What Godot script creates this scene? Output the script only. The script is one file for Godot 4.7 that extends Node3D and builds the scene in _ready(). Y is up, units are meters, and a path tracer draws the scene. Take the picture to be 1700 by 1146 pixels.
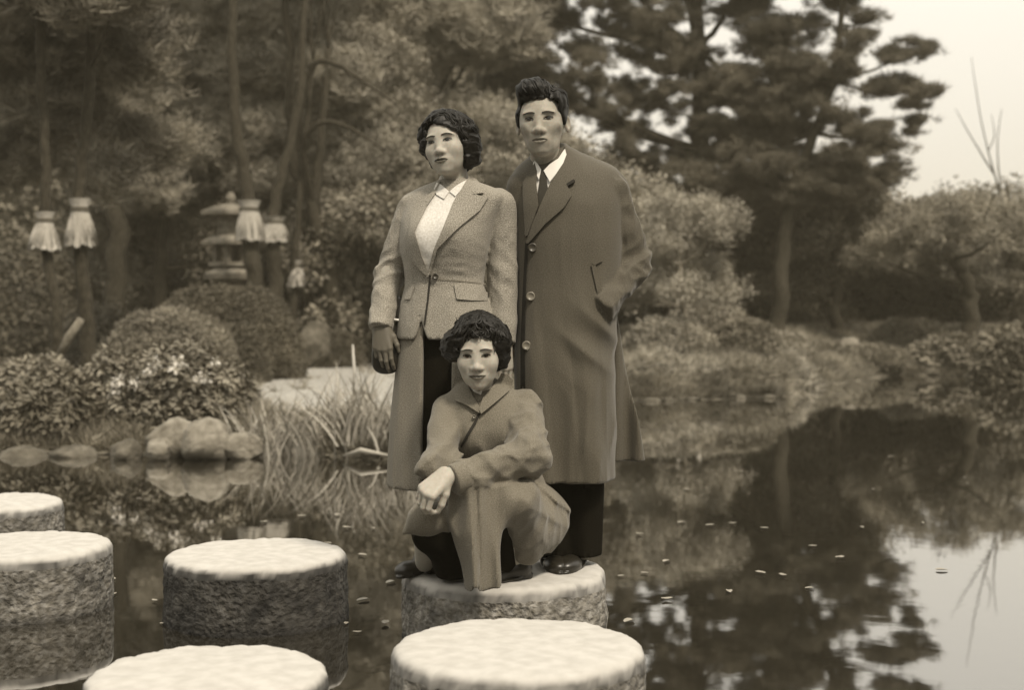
extends Node3D
# A pond in a wooded garden: three people on a round stepping stone. Units are metres, y up, the water lies at y = 0.

const F := 2236.0          # focal length of the view in 1700-pixel widths
const EYE := 1.18          # height of the camera above the water
const STONE_TOP := 0.25
var pitch := atan(57.0 / F)
var rng := RandomNumberGenerator.new()
var noise := FastNoiseLite.new()
var ridges := FastNoiseLite.new()
var M := {}
var taken := {}

func _ready() -> void:
	rng.seed = 7
	noise.seed = 3
	noise.frequency = 1.0
	noise.fractal_octaves = 3
	ridges.seed = 9
	ridges.frequency = 1.0
	ridges.fractal_type = FastNoiseLite.FRACTAL_RIDGED
	ridges.fractal_octaves = 2
	ridges.noise_type = FastNoiseLite.TYPE_SIMPLEX_SMOOTH
	# ---- camera
	var cam := Camera3D.new()
	cam.name = "camera"
	add_child(cam)
	cam.position = Vector3(0, EYE, 0)
	cam.rotation.x = -pitch
	cam.near = 0.1
	cam.far = 600.0
	var lens := CameraAttributesPhysical.new()
	lens.frustum_focal_length = 35.0 * F / 1146.0
	lens.frustum_focus_distance = 4.72
	lens.exposure_aperture = 3.6
	lens.frustum_near = 0.1
	lens.frustum_far = 600.0
	lens.auto_exposure_enabled = false
	cam.attributes = lens
	cam.fov = rad_to_deg(2.0 * atan(573.0 / F))
	cam.current = true
	# ---- sky and light: a bright overcast day
	var env := Environment.new()
	env.background_mode = Environment.BG_SKY
	var sm := ProceduralSkyMaterial.new()
	sm.sky_top_color = Color(0.98, 0.935, 0.84).linear_to_srgb()
	sm.sky_horizon_color = Color(0.47, 0.445, 0.395).linear_to_srgb()
	sm.sky_curve = 0.25
	sm.sky_energy_multiplier = 1.0
	sm.ground_bottom_color = Color(0.06, 0.055, 0.045).linear_to_srgb()
	sm.ground_horizon_color = Color(0.3, 0.28, 0.23).linear_to_srgb()
	sm.sun_angle_max = 1.0
	env.sky = Sky.new()
	env.sky.sky_material = sm
	env.tonemap_mode = Environment.TONE_MAPPER_LINEAR
	env.tonemap_exposure = 1.55
	env.sdfgi_enabled = true
	env.ssao_enabled = true
	env.ssil_enabled = true
	env.fog_enabled = true
	env.fog_light_color = Color(0.95, 0.91, 0.80)
	env.fog_density = 0.0017
	var we := WorldEnvironment.new()
	we.name = "world_environment"
	we.environment = env
	add_child(we)
	var sun := DirectionalLight3D.new()
	sun.name = "sun"
	sun.light_color = Color(1.0, 0.95, 0.875)
	sun.light_energy = 0.85
	sun.light_angular_distance = 8.0
	sun.shadow_enabled = true
	sun.look_at_from_position(Vector3.ZERO, Vector3(-0.38, -1.0, -0.62))
	add_child(sun)
	materials()
	setting()
	stepping_stones()
	standing_woman()
	standing_man()
	seated_woman()
	left_bank()
	right_bank()
	forest()
	added_wood_screen()
	floating_leaves()

# ------------------------------------------------------------------ naming
func numbered(called: String, parent: Node) -> String:
	var key := str(parent.get_instance_id()) + called
	var n: int = taken.get(key, 0)
	taken[key] = n + 1
	return called if n == 0 else "%s_%03d" % [called, n]

func tag(o: Node, label: String, category := "", group := "", kind := "") -> Node:
	if label: o.set_meta("label", label)
	if category: o.set_meta("category", category)
	if group: o.set_meta("group", group)
	if kind: o.set_meta("kind", kind)
	return o

func thing(called: String, label: String, category: String, at := Vector3.ZERO, group := "") -> Node3D:
	var o := Node3D.new()
	o.name = numbered(called, self)
	o.position = at
	add_child(o, true)
	tag(o, label, category, group)
	return o

func put(called: String, mesh: Mesh, m: Material, parent: Node = self) -> MeshInstance3D:
	var o := MeshInstance3D.new()
	o.name = numbered(called, parent)
	o.mesh = mesh
	o.material_override = m
	parent.add_child(o, true)
	return o

func copy(o: Node3D, called: String, label: String, at: Vector3, turn: float, size := Vector3.ONE) -> Node3D:
	var c: Node3D = o.duplicate()
	c.name = numbered(called, self)
	add_child(c, true)
	c.position = at
	c.rotation.y = turn
	c.scale = size
	c.set_meta("label", label)
	return c

# ------------------------------------------------------------------ view geometry: the point at depth d that pixel (u, v) of the 1700 x 1146 photograph shows
func at(u: float, v: float, d: float) -> Vector3:
	var x := (u - 850.0) / F
	var y := -(v - 573.0) / F
	var dir := Vector3(x, -sin(pitch) + y * cos(pitch), -cos(pitch) - y * sin(pitch))
	return Vector3(0, EYE, 0) + dir * (d / -dir.z)

# ------------------------------------------------------------------ materials
func T(v: float, warm := 1.0) -> Color:
	var k := (1.0 - sqrt(v)) * warm
	return Color(v * (1.0 + 0.15 * k), v * (1.0 - 0.02 * k), v * (1.0 - 0.37 * k)).linear_to_srgb()

func flat(v: float, rough := 0.8, warm := 1.0) -> StandardMaterial3D:
	var m := StandardMaterial3D.new()
	m.albedo_color = T(v, warm)
	m.roughness = rough
	return m

func noise_tex(freq: float, lo: float, hi: float, seed_ := 1, oct := 4, mid := -1.0, warm := 1.0, type := FastNoiseLite.TYPE_SIMPLEX_SMOOTH) -> NoiseTexture2D:
	var n := FastNoiseLite.new()
	n.seed = seed_
	n.frequency = freq
	n.fractal_octaves = oct
	n.noise_type = type
	var t := NoiseTexture2D.new()
	t.width = 512
	t.height = 512
	t.seamless = true
	t.noise = n
	var g := Gradient.new()
	g.set_color(0, T(lo, warm))
	g.set_color(1, T(hi, warm))
	g.set_offset(0, 0.15)
	g.set_offset(1, 0.85)
	if mid >= 0: g.add_point(0.5, T(mid, warm))
	t.color_ramp = g
	return t

func grey_noise(freq: float, seed_ := 1, oct := 4, type := FastNoiseLite.TYPE_SIMPLEX_SMOOTH) -> NoiseTexture2D:
	var n := FastNoiseLite.new()
	n.seed = seed_
	n.frequency = freq
	n.fractal_octaves = oct
	n.noise_type = type
	var t := NoiseTexture2D.new()
	t.width = 512
	t.height = 512
	t.seamless = true
	t.noise = n
	return t

func woven(lo: float, hi: float, freq: float, scale_: float, rough := 0.9, seed_ := 1, bump := 0.25, sheen := 0.3) -> StandardMaterial3D:
	var m := StandardMaterial3D.new()
	m.albedo_texture = noise_tex(freq, lo, hi, seed_, 5)
	m.uv1_triplanar = true
	m.uv1_scale = Vector3.ONE * scale_
	m.roughness = rough
	m.metallic_specular = 0.3
	m.heightmap_enabled = bump > 0
	if bump > 0:
		m.heightmap_texture = grey_noise(freq * 0.7, seed_ + 5, 4)
		m.heightmap_scale = bump
	if sheen > 0:
		m.rim_enabled = true
		m.rim = sheen
		m.rim_tint = 0.6
	return m

func leafy(v: float, through := 0.25, rough := 0.6) -> StandardMaterial3D:
	var m := StandardMaterial3D.new()
	m.vertex_color_use_as_albedo = true
	m.albedo_color = T(v)
	m.roughness = rough
	m.metallic_specular = 0.35
	m.backlight_enabled = through > 0
	m.backlight = T(v * through)
	return m

func materials() -> void:
	M.tweed = woven(0.10, 0.44, 0.10, 4.0, 0.95, 11, 0.12, 0.2)
	M.tweed_skirt = woven(0.08, 0.29, 0.10, 4.0, 0.95, 13, 0.12, 0.2)
	M.overcoat = woven(0.045, 0.108, 0.10, 4.0, 0.75, 17, 0.04, 0.35)
	M.wool = woven(0.085, 0.205, 0.10, 4.0, 0.9, 19, 0.1, 0.3)
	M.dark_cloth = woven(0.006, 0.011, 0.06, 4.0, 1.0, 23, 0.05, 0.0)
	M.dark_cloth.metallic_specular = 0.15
	M.dark_strip = flat(0.015, 0.95)  # near-black for the strips along front openings and the collar notch
	M.blouse = woven(0.46, 0.70, 0.05, 4.0, 0.8, 29, 0.05, 0.0)
	M.shirt = flat(0.6, 0.7)
	M.tie = woven(0.02, 0.035, 0.08, 8.0, 0.6, 31, 0.0, 0.2)
	M.skin = woven(0.31, 0.37, 0.02, 6.0, 0.5, 37, 0.0, 0.0)
	M.skin_man = woven(0.25, 0.31, 0.02, 6.0, 0.5, 38, 0.0, 0.0)
	M.glove = flat(0.10, 0.6)
	for m in [M.skin, M.skin_man]:
		m.subsurf_scatter_enabled = true
		m.subsurf_scatter_strength = 0.12
	M.lip = flat(0.075, 0.4)
	M.lip_man = flat(0.13, 0.5)
	M.mouth = flat(0.02, 0.5)
	M.teeth = flat(0.5, 0.4)
	M.brow = flat(0.022, 0.8)
	M.eye_white = flat(0.16, 0.3)
	M.iris = flat(0.01, 0.15)
	M.crease = flat(0.14, 0.7)
	M.hair = woven(0.003, 0.010, 0.05, 6.0, 0.5, 41, 0.0, 0.0)
	M.hair.metallic_specular = 0.35
	M.leather = flat(0.014, 0.35)
	M.button_dark = flat(0.04, 0.35)
	M.button_pale = flat(0.15, 0.35)
	M.metal = flat(0.6, 0.3)
	M.stone = StandardMaterial3D.new()
	M.stone.albedo_texture = noise_tex(0.02, 0.36, 0.44, 43, 6, 0.40, 0.6)
	M.stone.uv1_triplanar = true
	M.stone.uv1_scale = Vector3.ONE * 1.3
	M.stone.roughness = 0.92
	M.stone.heightmap_enabled = true
	M.stone.heightmap_texture = grey_noise(0.03, 47, 6)
	M.stone.heightmap_scale = 0.07
	M.stone.vertex_color_use_as_albedo = true
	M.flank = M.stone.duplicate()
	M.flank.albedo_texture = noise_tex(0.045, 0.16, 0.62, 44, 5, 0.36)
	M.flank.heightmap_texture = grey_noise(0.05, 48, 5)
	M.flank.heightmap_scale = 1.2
	M.rock = M.stone.duplicate()
	M.pale_rock = M.stone.duplicate()
	M.pale_rock.albedo_texture = noise_tex(0.012, 0.09, 0.26, 55, 5)
	M.pale_rock.heightmap_scale = 1.0
	M.rock.albedo_texture = noise_tex(0.01, 0.04, 0.15, 53, 6)
	M.rock.heightmap_scale = 1.0
	M.old_stone = M.stone.duplicate()
	M.old_stone.albedo_texture = noise_tex(0.012, 0.10, 0.26, 54, 5)
	M.bark = woven(0.018, 0.06, 0.02, 2.0, 0.95, 59, 2.0, 0.0)
	M.bark.uv1_scale = Vector3(3, 0.8, 3)
	M.pale_bark = woven(0.10, 0.22, 0.02, 2.0, 0.95, 60, 1.0, 0.0)
	M.straw = woven(0.28, 0.52, 0.03, 3.0, 0.95, 61, 1.0, 0.0)
	M.straw.uv1_scale = Vector3(9, 1.2, 9)
	M.rope = flat(0.1, 0.9)
	M.pale_wood = woven(0.4, 0.6, 0.03, 3.0, 0.9, 63, 0.4, 0.0)
	M.sand = woven(0.30, 0.44, 0.01, 0.7, 0.95, 67, 0.5, 0.0)
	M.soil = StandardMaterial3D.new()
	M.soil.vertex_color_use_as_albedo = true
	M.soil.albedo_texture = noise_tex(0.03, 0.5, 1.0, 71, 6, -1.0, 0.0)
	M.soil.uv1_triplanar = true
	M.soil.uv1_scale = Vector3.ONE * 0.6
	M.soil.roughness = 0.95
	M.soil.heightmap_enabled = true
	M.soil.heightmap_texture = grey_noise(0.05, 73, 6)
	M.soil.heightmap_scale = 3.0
	M.water = StandardMaterial3D.new()
	M.water.albedo_color = T(0.015)
	M.water.roughness = 0.02
	M.water.metallic_specular = 0.9
	M.water.clearcoat_enabled = true
	M.water.clearcoat = 1.0
	M.water.clearcoat_roughness = 0.02
	M.water.normal_enabled = true
	var wn := grey_noise(0.012, 77, 3)
	wn.as_normal_map = true
	wn.bump_strength = 1.2
	M.water.normal_texture = wn
	M.water.normal_scale = 0.08
	M.water.uv1_triplanar = true
	M.water.uv1_world_triplanar = true
	M.water.uv1_scale = Vector3.ONE * 0.45
	M.leaf_dark = leafy(0.11)
	M.leaf_mid = leafy(0.18)
	M.leaf_pine = leafy(0.10)
	M.leaf_soft = leafy(0.25)
	M.leaf_clip = leafy(0.22)
	M.leaf_pale = leafy(0.28)
	M.flower = leafy(0.5)
	M.reed = leafy(0.36, 0.3, 0.8)
	M.dead_leaf = flat(0.24, 0.7)
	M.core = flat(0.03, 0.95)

# ------------------------------------------------------------------ mesh helpers
func tube(st: SurfaceTool, path: Array, radii: Array, sides := 8, rough := 0.0) -> void:
	# a tube along path with one radius per point; rough makes it uneven
	var n := path.size()
	var rings := []
	var side := Vector3.ZERO
	for i in n:
		var t: Vector3 = (path[mini(i + 1, n - 1)] - path[maxi(i - 1, 0)]).normalized()
		if side == Vector3.ZERO: side = t.cross(Vector3(0.3, 0.1, 1).normalized()).normalized()
		side = (side - t * t.dot(side)).normalized()
		var up := side.cross(t)
		var ring := PackedVector3Array()
		for k in sides:
			var a := TAU * k / sides
			var r: float = radii[i]
			if rough > 0: r *= 1.0 + rough * noise.get_noise_3d(path[i].x * 3 + cos(a) * 1.3, path[i].y * 3, path[i].z * 3 + sin(a) * 1.3)
			ring.append(path[i] + (side * cos(a) + up * sin(a)) * r)
		rings.append(ring)
	for i in n - 1:
		for k in sides:
			var k2 := (k + 1) % sides
			quad(st, rings[i][k], rings[i][k2], rings[i + 1][k2], rings[i + 1][k])
	for e in [0, n - 1]:
		for k in sides:
			var k2 := (k + 1) % sides
			st.add_vertex(path[e])
			st.add_vertex(rings[e][k2 if e == 0 else k])
			st.add_vertex(rings[e][k if e == 0 else k2])

func quad(st: SurfaceTool, a: Vector3, b: Vector3, c: Vector3, d: Vector3) -> void:
	for p in [a, b, c, a, c, d]: st.add_vertex(p)

func begin(smooth := 0) -> SurfaceTool:
	var st := SurfaceTool.new()
	st.begin(Mesh.PRIMITIVE_TRIANGLES)
	st.set_smooth_group(smooth)
	return st

func done(st: SurfaceTool) -> ArrayMesh:
	st.index()
	st.generate_normals()
	return st.commit()

func spline(pts: Array, per := 6) -> Array:
	var out := []
	for i in pts.size() - 1:
		var a: Vector3 = pts[maxi(i - 1, 0)]
		var d: Vector3 = pts[mini(i + 2, pts.size() - 1)]
		for k in per: out.append(pts[i].cubic_interpolate(pts[i + 1], a, d, float(k) / per))
	out.append(pts[-1])
	return out

func ramp(from: float, to: float, n: int) -> Array:
	var out := []
	for i in n: out.append(lerpf(from, to, float(i) / (n - 1)))
	return out

func disc_shape(r: float, h: float, seed_: float, flank := 0.3, uneven := 0.03) -> Array:
	# flank: how pale the side is beside the top: weathering with shade painted in
	# a drum of rough-hewn stone: top at y = 0, foot at y = -h
	var prof := [Vector2(0.0, 0.006), Vector2(0.3, 0.006), Vector2(0.6, 0.004), Vector2(0.85, 0.002), Vector2(0.92, 0.0), Vector2(0.96, -0.004), Vector2(0.983, -0.012), Vector2(0.996, -0.025), Vector2(1.002, -0.045), Vector2(1.003, -0.07)]
	for i in range(1, 23): prof.append(Vector2(1.003 + 0.012 * sin(i * 0.25), -0.07 - (h - 0.07) * i / 22.0))
	var st := begin()
	var side := begin()
	var seg := 168
	var rows := []
	for p in prof:
		var row := PackedVector3Array()
		for k in seg:
			var a := TAU * k / seg
			var c := cos(a)
			var s := sin(a)
			var wob = 1.0 + uneven * noise.get_noise_3d(c * 1.2 + seed_, s * 1.2, p.y * 0.8) + (0.022 * noise.get_noise_3d(c * 5 + seed_, s * 5, p.y * 9) + 0.020 * smoothstep(0.02, 0.06, -p.y) * noise.get_noise_3d(c * 16 + seed_, s * 16, p.y * 26)) * p.x
			var y: float = p.y + 0.006 * noise.get_noise_3d(c * p.x * 1.5 + seed_, 7.0, s * p.x * 1.5) + 0.004 * p.x * noise.get_noise_3d(c * 4 * p.x + seed_, 3.0, s * p.x * 4) - 0.012 * maxf(0.0, noise.get_noise_3d(c * 6 + seed_, 11.0, s * 6) - 0.12) * smoothstep(0.75, 1.0, p.x)
			row.append(Vector3(c * p.x * r * wob, y, s * p.x * r * wob))
		rows.append(row)
	for i in rows.size() - 1:
		for k in seg:
			var k2 := (k + 1) % seg
			for q in [[i, k], [i, k2], [i + 1, k2], [i, k], [i + 1, k2], [i + 1, k]]:
				var p: Vector3 = rows[q[0]][q[1]]
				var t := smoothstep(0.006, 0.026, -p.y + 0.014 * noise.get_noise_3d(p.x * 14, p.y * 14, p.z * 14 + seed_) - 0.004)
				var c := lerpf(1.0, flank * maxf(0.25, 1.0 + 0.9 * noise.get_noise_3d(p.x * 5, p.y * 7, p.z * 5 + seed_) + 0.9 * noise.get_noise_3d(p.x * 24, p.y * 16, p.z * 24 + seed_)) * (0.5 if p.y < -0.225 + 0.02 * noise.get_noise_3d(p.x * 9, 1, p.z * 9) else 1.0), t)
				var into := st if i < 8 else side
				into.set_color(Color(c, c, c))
				into.add_vertex(p)
	return [done(st), done(side)]

func rock_shape(size: Vector3, seed_: int) -> ArrayMesh:
	var r := RandomNumberGenerator.new()
	r.seed = seed_
	var planes := []
	for i in 9:
		var n := Vector3(r.randfn(), r.randfn() * 0.7 + 0.2, r.randfn()).normalized()
		planes.append([n, r.randf_range(0.62, 0.92)])
	var st := begin()
	var rows := []
	for i in 25:
		var row := PackedVector3Array()
		for k in 36:
			var a := TAU * k / 36
			var b := PI * i / 24.0
			var d := Vector3(sin(b) * cos(a), cos(b), sin(b) * sin(a))
			var l := 1.0
			for p in planes:
				var c: float = d.dot(p[0])
				if c > 0.05: l = minf(l, p[1] / c)
			l *= 1.0 + 0.10 * noise.get_noise_3d(d.x * 2 + seed_, d.y * 2, d.z * 2) + 0.04 * noise.get_noise_3d(d.x * 7, d.y * 7 + seed_, d.z * 7)
			row.append(d * l * size)
		rows.append(row)
	for i in 24:
		for k in 36:
			var k2 := (k + 1) % 36
			quad(st, rows[i][k], rows[i][k2], rows[i + 1][k2], rows[i + 1][k])
	return done(st)

# ------------------------------------------------------------------ distance fields and surface nets
func cap(p: Vector3, a: Vector3, b: Vector3, ra: float, rb: float) -> float:
	var ab := b - a
	var h := clampf((p - a).dot(ab) / ab.length_squared(), 0.0, 1.0)
	return (p - a - ab * h).length() - lerpf(ra, rb, h)

func ell(p: Vector3, c: Vector3, r: Vector3) -> float:
	var q := p - c
	var k0 := (q / r).length()
	var k1 := (q / (r * r)).length()
	return k0 * (k0 - 1.0) / maxf(k1, 0.0001)

func folds(p: Vector3, sx: float, sy: float, sz: float) -> float:
	# wandering ridges of draped cloth
	return ridges.get_noise_3d(p.x * sx, p.y * sy, p.z * sz)

func crease(x: float) -> float:
	# cloth: broad hollows between narrow ridges, -1..1
	return 1.0 - 2.0 * sqrt(sin(x) * sin(x) + 0.02) / 1.01

func smin(a: float, b: float, k: float) -> float:
	var h := maxf(k - absf(a - b), 0.0) / k
	return minf(a, b) - h * h * k * 0.25

func smax(a: float, b: float, k: float) -> float:
	return -smin(-a, -b, k)

# rings [y, centre x, centre z, half width, half depth], listed downwards, resampled every 5 mm
class Loft:
	var top: float
	var low: float
	var cx := PackedFloat32Array()
	var cz := PackedFloat32Array()
	var ax := PackedFloat32Array()
	var az := PackedFloat32Array()
	func _init(rows: Array, blur := 5) -> void:
		top = rows[0][0]
		low = rows[-1][0]
		var n := int((top - low) / 0.005) + 2
		var i := 0
		for k in n:
			var y := top - k * 0.005
			while i < rows.size() - 2 and rows[i + 1][0] > y: i += 1
			var a: Array = rows[i]
			var b: Array = rows[i + 1]
			var t := clampf((a[0] - y) / (a[0] - b[0]), 0.0, 1.0)
			cx.append(lerpf(a[1], b[1], t))
			cz.append(lerpf(a[2], b[2], t))
			ax.append(lerpf(a[3], b[3], t))
			az.append(lerpf(a[4], b[4], t))
		cx = smoothed(cx, blur)
		cz = smoothed(cz, blur)
		ax = smoothed(ax, blur)
		az = smoothed(az, blur)
	func smoothed(w: PackedFloat32Array, blur: int) -> PackedFloat32Array:
		var n := w.size()
		for pass_ in 2:
			var old := w.duplicate()
			if true:
				for k in n:
					var r := mini(blur, mini(k, n - 1 - k))
					var sum := 0.0
					for q in range(k - r, k + r + 1): sum += old[q]
					w[k] = sum / (2 * r + 1)
		return w
	func d(p: Vector3, grow := 0.0) -> float:
		var g := clampf((top - p.y) / 0.005, 0.0, cx.size() - 1.001)
		var k := int(g)
		var t := g - k
		var a := lerpf(ax[k], ax[k + 1], t) + grow
		var b := lerpf(az[k], az[k + 1], t) + grow
		var x := (p.x - lerpf(cx[k], cx[k + 1], t)) / a
		var z := (p.z - lerpf(cz[k], cz[k + 1], t)) / b
		var k0 := pow(x * x * absf(x) * 0.35 + x * x * 0.65 + z * z, 0.5)
		var k1 := sqrt(x * x / (a * a) + z * z / (b * b))
		var e := k0 * (k0 - 1.0) / maxf(k1, 0.02)
		return maxf(e, maxf(p.y - top, low - p.y))

func nets(lo: Vector3, hi: Vector3, c: float, f: Callable, st: SurfaceTool, xf := Transform3D.IDENTITY) -> void:
	var B := 4
	var bx := int(ceil((hi.x - lo.x) / c / B))
	var by := int(ceil((hi.y - lo.y) / c / B))
	var bz := int(ceil((hi.z - lo.z) / c / B))
	var nx := bx * B + 1
	var ny := by * B + 1
	var nz := bz * B + 1
	var nxy := nx * ny
	var val := PackedFloat32Array()
	val.resize(nxy * nz)
	val.fill(1e9)
	var ids := PackedInt32Array()
	ids.resize(nxy * nz)
	ids.fill(-1)
	var reach := B * c * 0.87 * 1.35 + 0.006
	var active := []
	for k in bz:
		for j in by:
			for i in bx:
				if absf(f.call(lo + Vector3(i + 0.5, j + 0.5, k + 0.5) * (B * c))) > reach: continue
				active.append(Vector3i(i, j, k) * B)
				for z in range(k * B, k * B + B + 1):
					for y in range(j * B, j * B + B + 1):
						var at0 := z * nxy + y * nx
						for x in range(i * B, i * B + B + 1):
							if val[at0 + x] > 1e8:
								val[at0 + x] = f.call(Vector3(lo.x + x * c, lo.y + y * c, lo.z + z * c))
	var verts := PackedVector3Array()
	var norms := PackedVector3Array()
	var cells := PackedInt32Array()
	for b in active:
		for z in range(b.z, b.z + B):
			for y in range(b.y, b.y + B):
				var n0: int = z * nxy + y * nx
				for x in range(b.x, b.x + B):
					var n: int = n0 + x
					var v0 := val[n]
					var v1 := val[n + 1]
					var v2 := val[n + nx]
					var v3 := val[n + nx + 1]
					var v4 := val[n + nxy]
					var v5 := val[n + nxy + 1]
					var v6 := val[n + nxy + nx]
					var v7 := val[n + nxy + nx + 1]
					var s := int(v0 < 0) + int(v1 < 0) + int(v2 < 0) + int(v3 < 0) + int(v4 < 0) + int(v5 < 0) + int(v6 < 0) + int(v7 < 0)
					if s == 0 or s == 8: continue
					var p := Vector3.ZERO
					var m := 0
					if (v0 < 0) != (v1 < 0): p += Vector3(v0 / (v0 - v1), 0, 0); m += 1
					if (v2 < 0) != (v3 < 0): p += Vector3(v2 / (v2 - v3), 1, 0); m += 1
					if (v4 < 0) != (v5 < 0): p += Vector3(v4 / (v4 - v5), 0, 1); m += 1
					if (v6 < 0) != (v7 < 0): p += Vector3(v6 / (v6 - v7), 1, 1); m += 1
					if (v0 < 0) != (v2 < 0): p += Vector3(0, v0 / (v0 - v2), 0); m += 1
					if (v1 < 0) != (v3 < 0): p += Vector3(1, v1 / (v1 - v3), 0); m += 1
					if (v4 < 0) != (v6 < 0): p += Vector3(0, v4 / (v4 - v6), 1); m += 1
					if (v5 < 0) != (v7 < 0): p += Vector3(1, v5 / (v5 - v7), 1); m += 1
					if (v0 < 0) != (v4 < 0): p += Vector3(0, 0, v0 / (v0 - v4)); m += 1
					if (v1 < 0) != (v5 < 0): p += Vector3(1, 0, v1 / (v1 - v5)); m += 1
					if (v2 < 0) != (v6 < 0): p += Vector3(0, 1, v2 / (v2 - v6)); m += 1
					if (v3 < 0) != (v7 < 0): p += Vector3(1, 1, v3 / (v3 - v7)); m += 1
					ids[n] = verts.size()
					cells.append(n)
					verts.append(lo + (Vector3(x, y, z) + p / m) * c)
					norms.append(Vector3(v1 + v3 + v5 + v7 - v0 - v2 - v4 - v6, v2 + v3 + v6 + v7 - v0 - v1 - v4 - v5, v4 + v5 + v6 + v7 - v0 - v1 - v2 - v3).normalized())
	var base := verts.size()
	for k in base:
		st.set_normal((xf.basis * norms[k]).normalized())
		st.add_vertex(xf * verts[k])
	var first: int = st.get_meta("count", 0)
	st.set_meta("count", first + base)
	for n in cells:
		var v := val[n] < 0
		if (val[n + 1] < 0) != v: face(st, first, ids[n], ids[n - nx], ids[n - nx - nxy], ids[n - nxy], v)
		if (val[n + nx] < 0) != v: face(st, first, ids[n], ids[n - nxy], ids[n - nxy - 1], ids[n - 1], v)
		if (val[n + nxy] < 0) != v: face(st, first, ids[n], ids[n - 1], ids[n - 1 - nx], ids[n - nx], v)

func face(st: SurfaceTool, first: int, a: int, b: int, c: int, d: int, flip: bool) -> void:
	if mini(mini(a, b), mini(c, d)) < 0: return
	for k in ([a, c, b, a, d, c] if flip else [a, b, c, a, c, d]): st.add_index(first + k)

func field_mesh(lo: Vector3, hi: Vector3, c: float, f: Callable) -> ArrayMesh:
	var st := SurfaceTool.new()
	st.begin(Mesh.PRIMITIVE_TRIANGLES)
	nets(lo, hi, c, f, st)
	return st.commit()

func march(f: Callable, x: float, y: float, from: float, miss: float) -> float:
	var z := from
	for i in 60:
		var d: float = f.call(Vector3(x, y, z))
		if d < 0.0004: return z
		z -= maxf(d * 0.8, 0.0004)
		if z < from - 0.8: return miss
	return z

func patch(f: Callable, poly: PackedVector2Array, th: float, step := 0.012, from := 0.5, lift = null, back := 0.006) -> ArrayMesh:
	# a piece of cloth (or lip, lash, flap) of thickness th cut to the outline poly and laid on the front of the field f
	var rim := PackedVector2Array()
	for i in poly.size():
		var a := poly[i]
		var b := poly[(i + 1) % poly.size()]
		var n := maxi(1, int(a.distance_to(b) / step))
		for k in n: rim.append(a.lerp(b, float(k) / n))
	var pts := rim.duplicate()
	var box := Rect2(poly[0], Vector2.ZERO)
	for p in poly: box = box.expand(p)
	var y := box.position.y
	var odd := false
	while y < box.end.y:
		var x := box.position.x + (step * 0.5 if odd else 0.0)
		while x < box.end.x:
			var p := Vector2(x, y)
			if Geometry2D.is_point_in_polygon(p, poly):
				var near := false
				for q in rim:
					if absf(q.x - x) + absf(q.y - y) < step * 0.6:
						near = true
						break
				if not near: pts.append(p)
			x += step
		y += step * 0.87
		odd = not odd
	var zs := PackedFloat32Array()
	var sum := 0.0
	var got := 0
	for p in pts:
		var z := march(f, p.x, p.y, from, -99.0)
		zs.append(z)
		if z > -98:
			sum += z
			got += 1
	for i in zs.size():
		if zs[i] < -98:
			var best := 1e9
			for j in zs.size():
				if zs[j] > -98 and pts[i].distance_squared_to(pts[j]) < best:
					best = pts[i].distance_squared_to(pts[j])
					zs[i] = zs[j]
	var tri := Geometry2D.triangulate_delaunay(pts)
	var st := begin()
	var up := func(i: int) -> Vector3: return Vector3(pts[i].x, pts[i].y, zs[i] + th + (lift.call(pts[i]) if lift != null else 0.0))
	for i in range(0, tri.size(), 3):
		var a := tri[i]
		var b := tri[i + 1]
		var c := tri[i + 2]
		if not Geometry2D.is_point_in_polygon((pts[a] + pts[b] + pts[c]) / 3.0, poly): continue
		if (pts[b] - pts[a]).cross(pts[c] - pts[a]) > 0:
			var s := b
			b = c
			c = s
		for k in [a, b, c]: st.add_vertex(up.call(k))
	st.set_smooth_group(1)
	for i in rim.size():
		var j := (i + 1) % rim.size()
		var a: Vector3 = up.call(i)
		var b: Vector3 = up.call(j)
		quad(st, a, b, Vector3(b.x, b.y, zs[j] - back), Vector3(a.x, a.y, zs[i] - back))
	return done(st)

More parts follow.
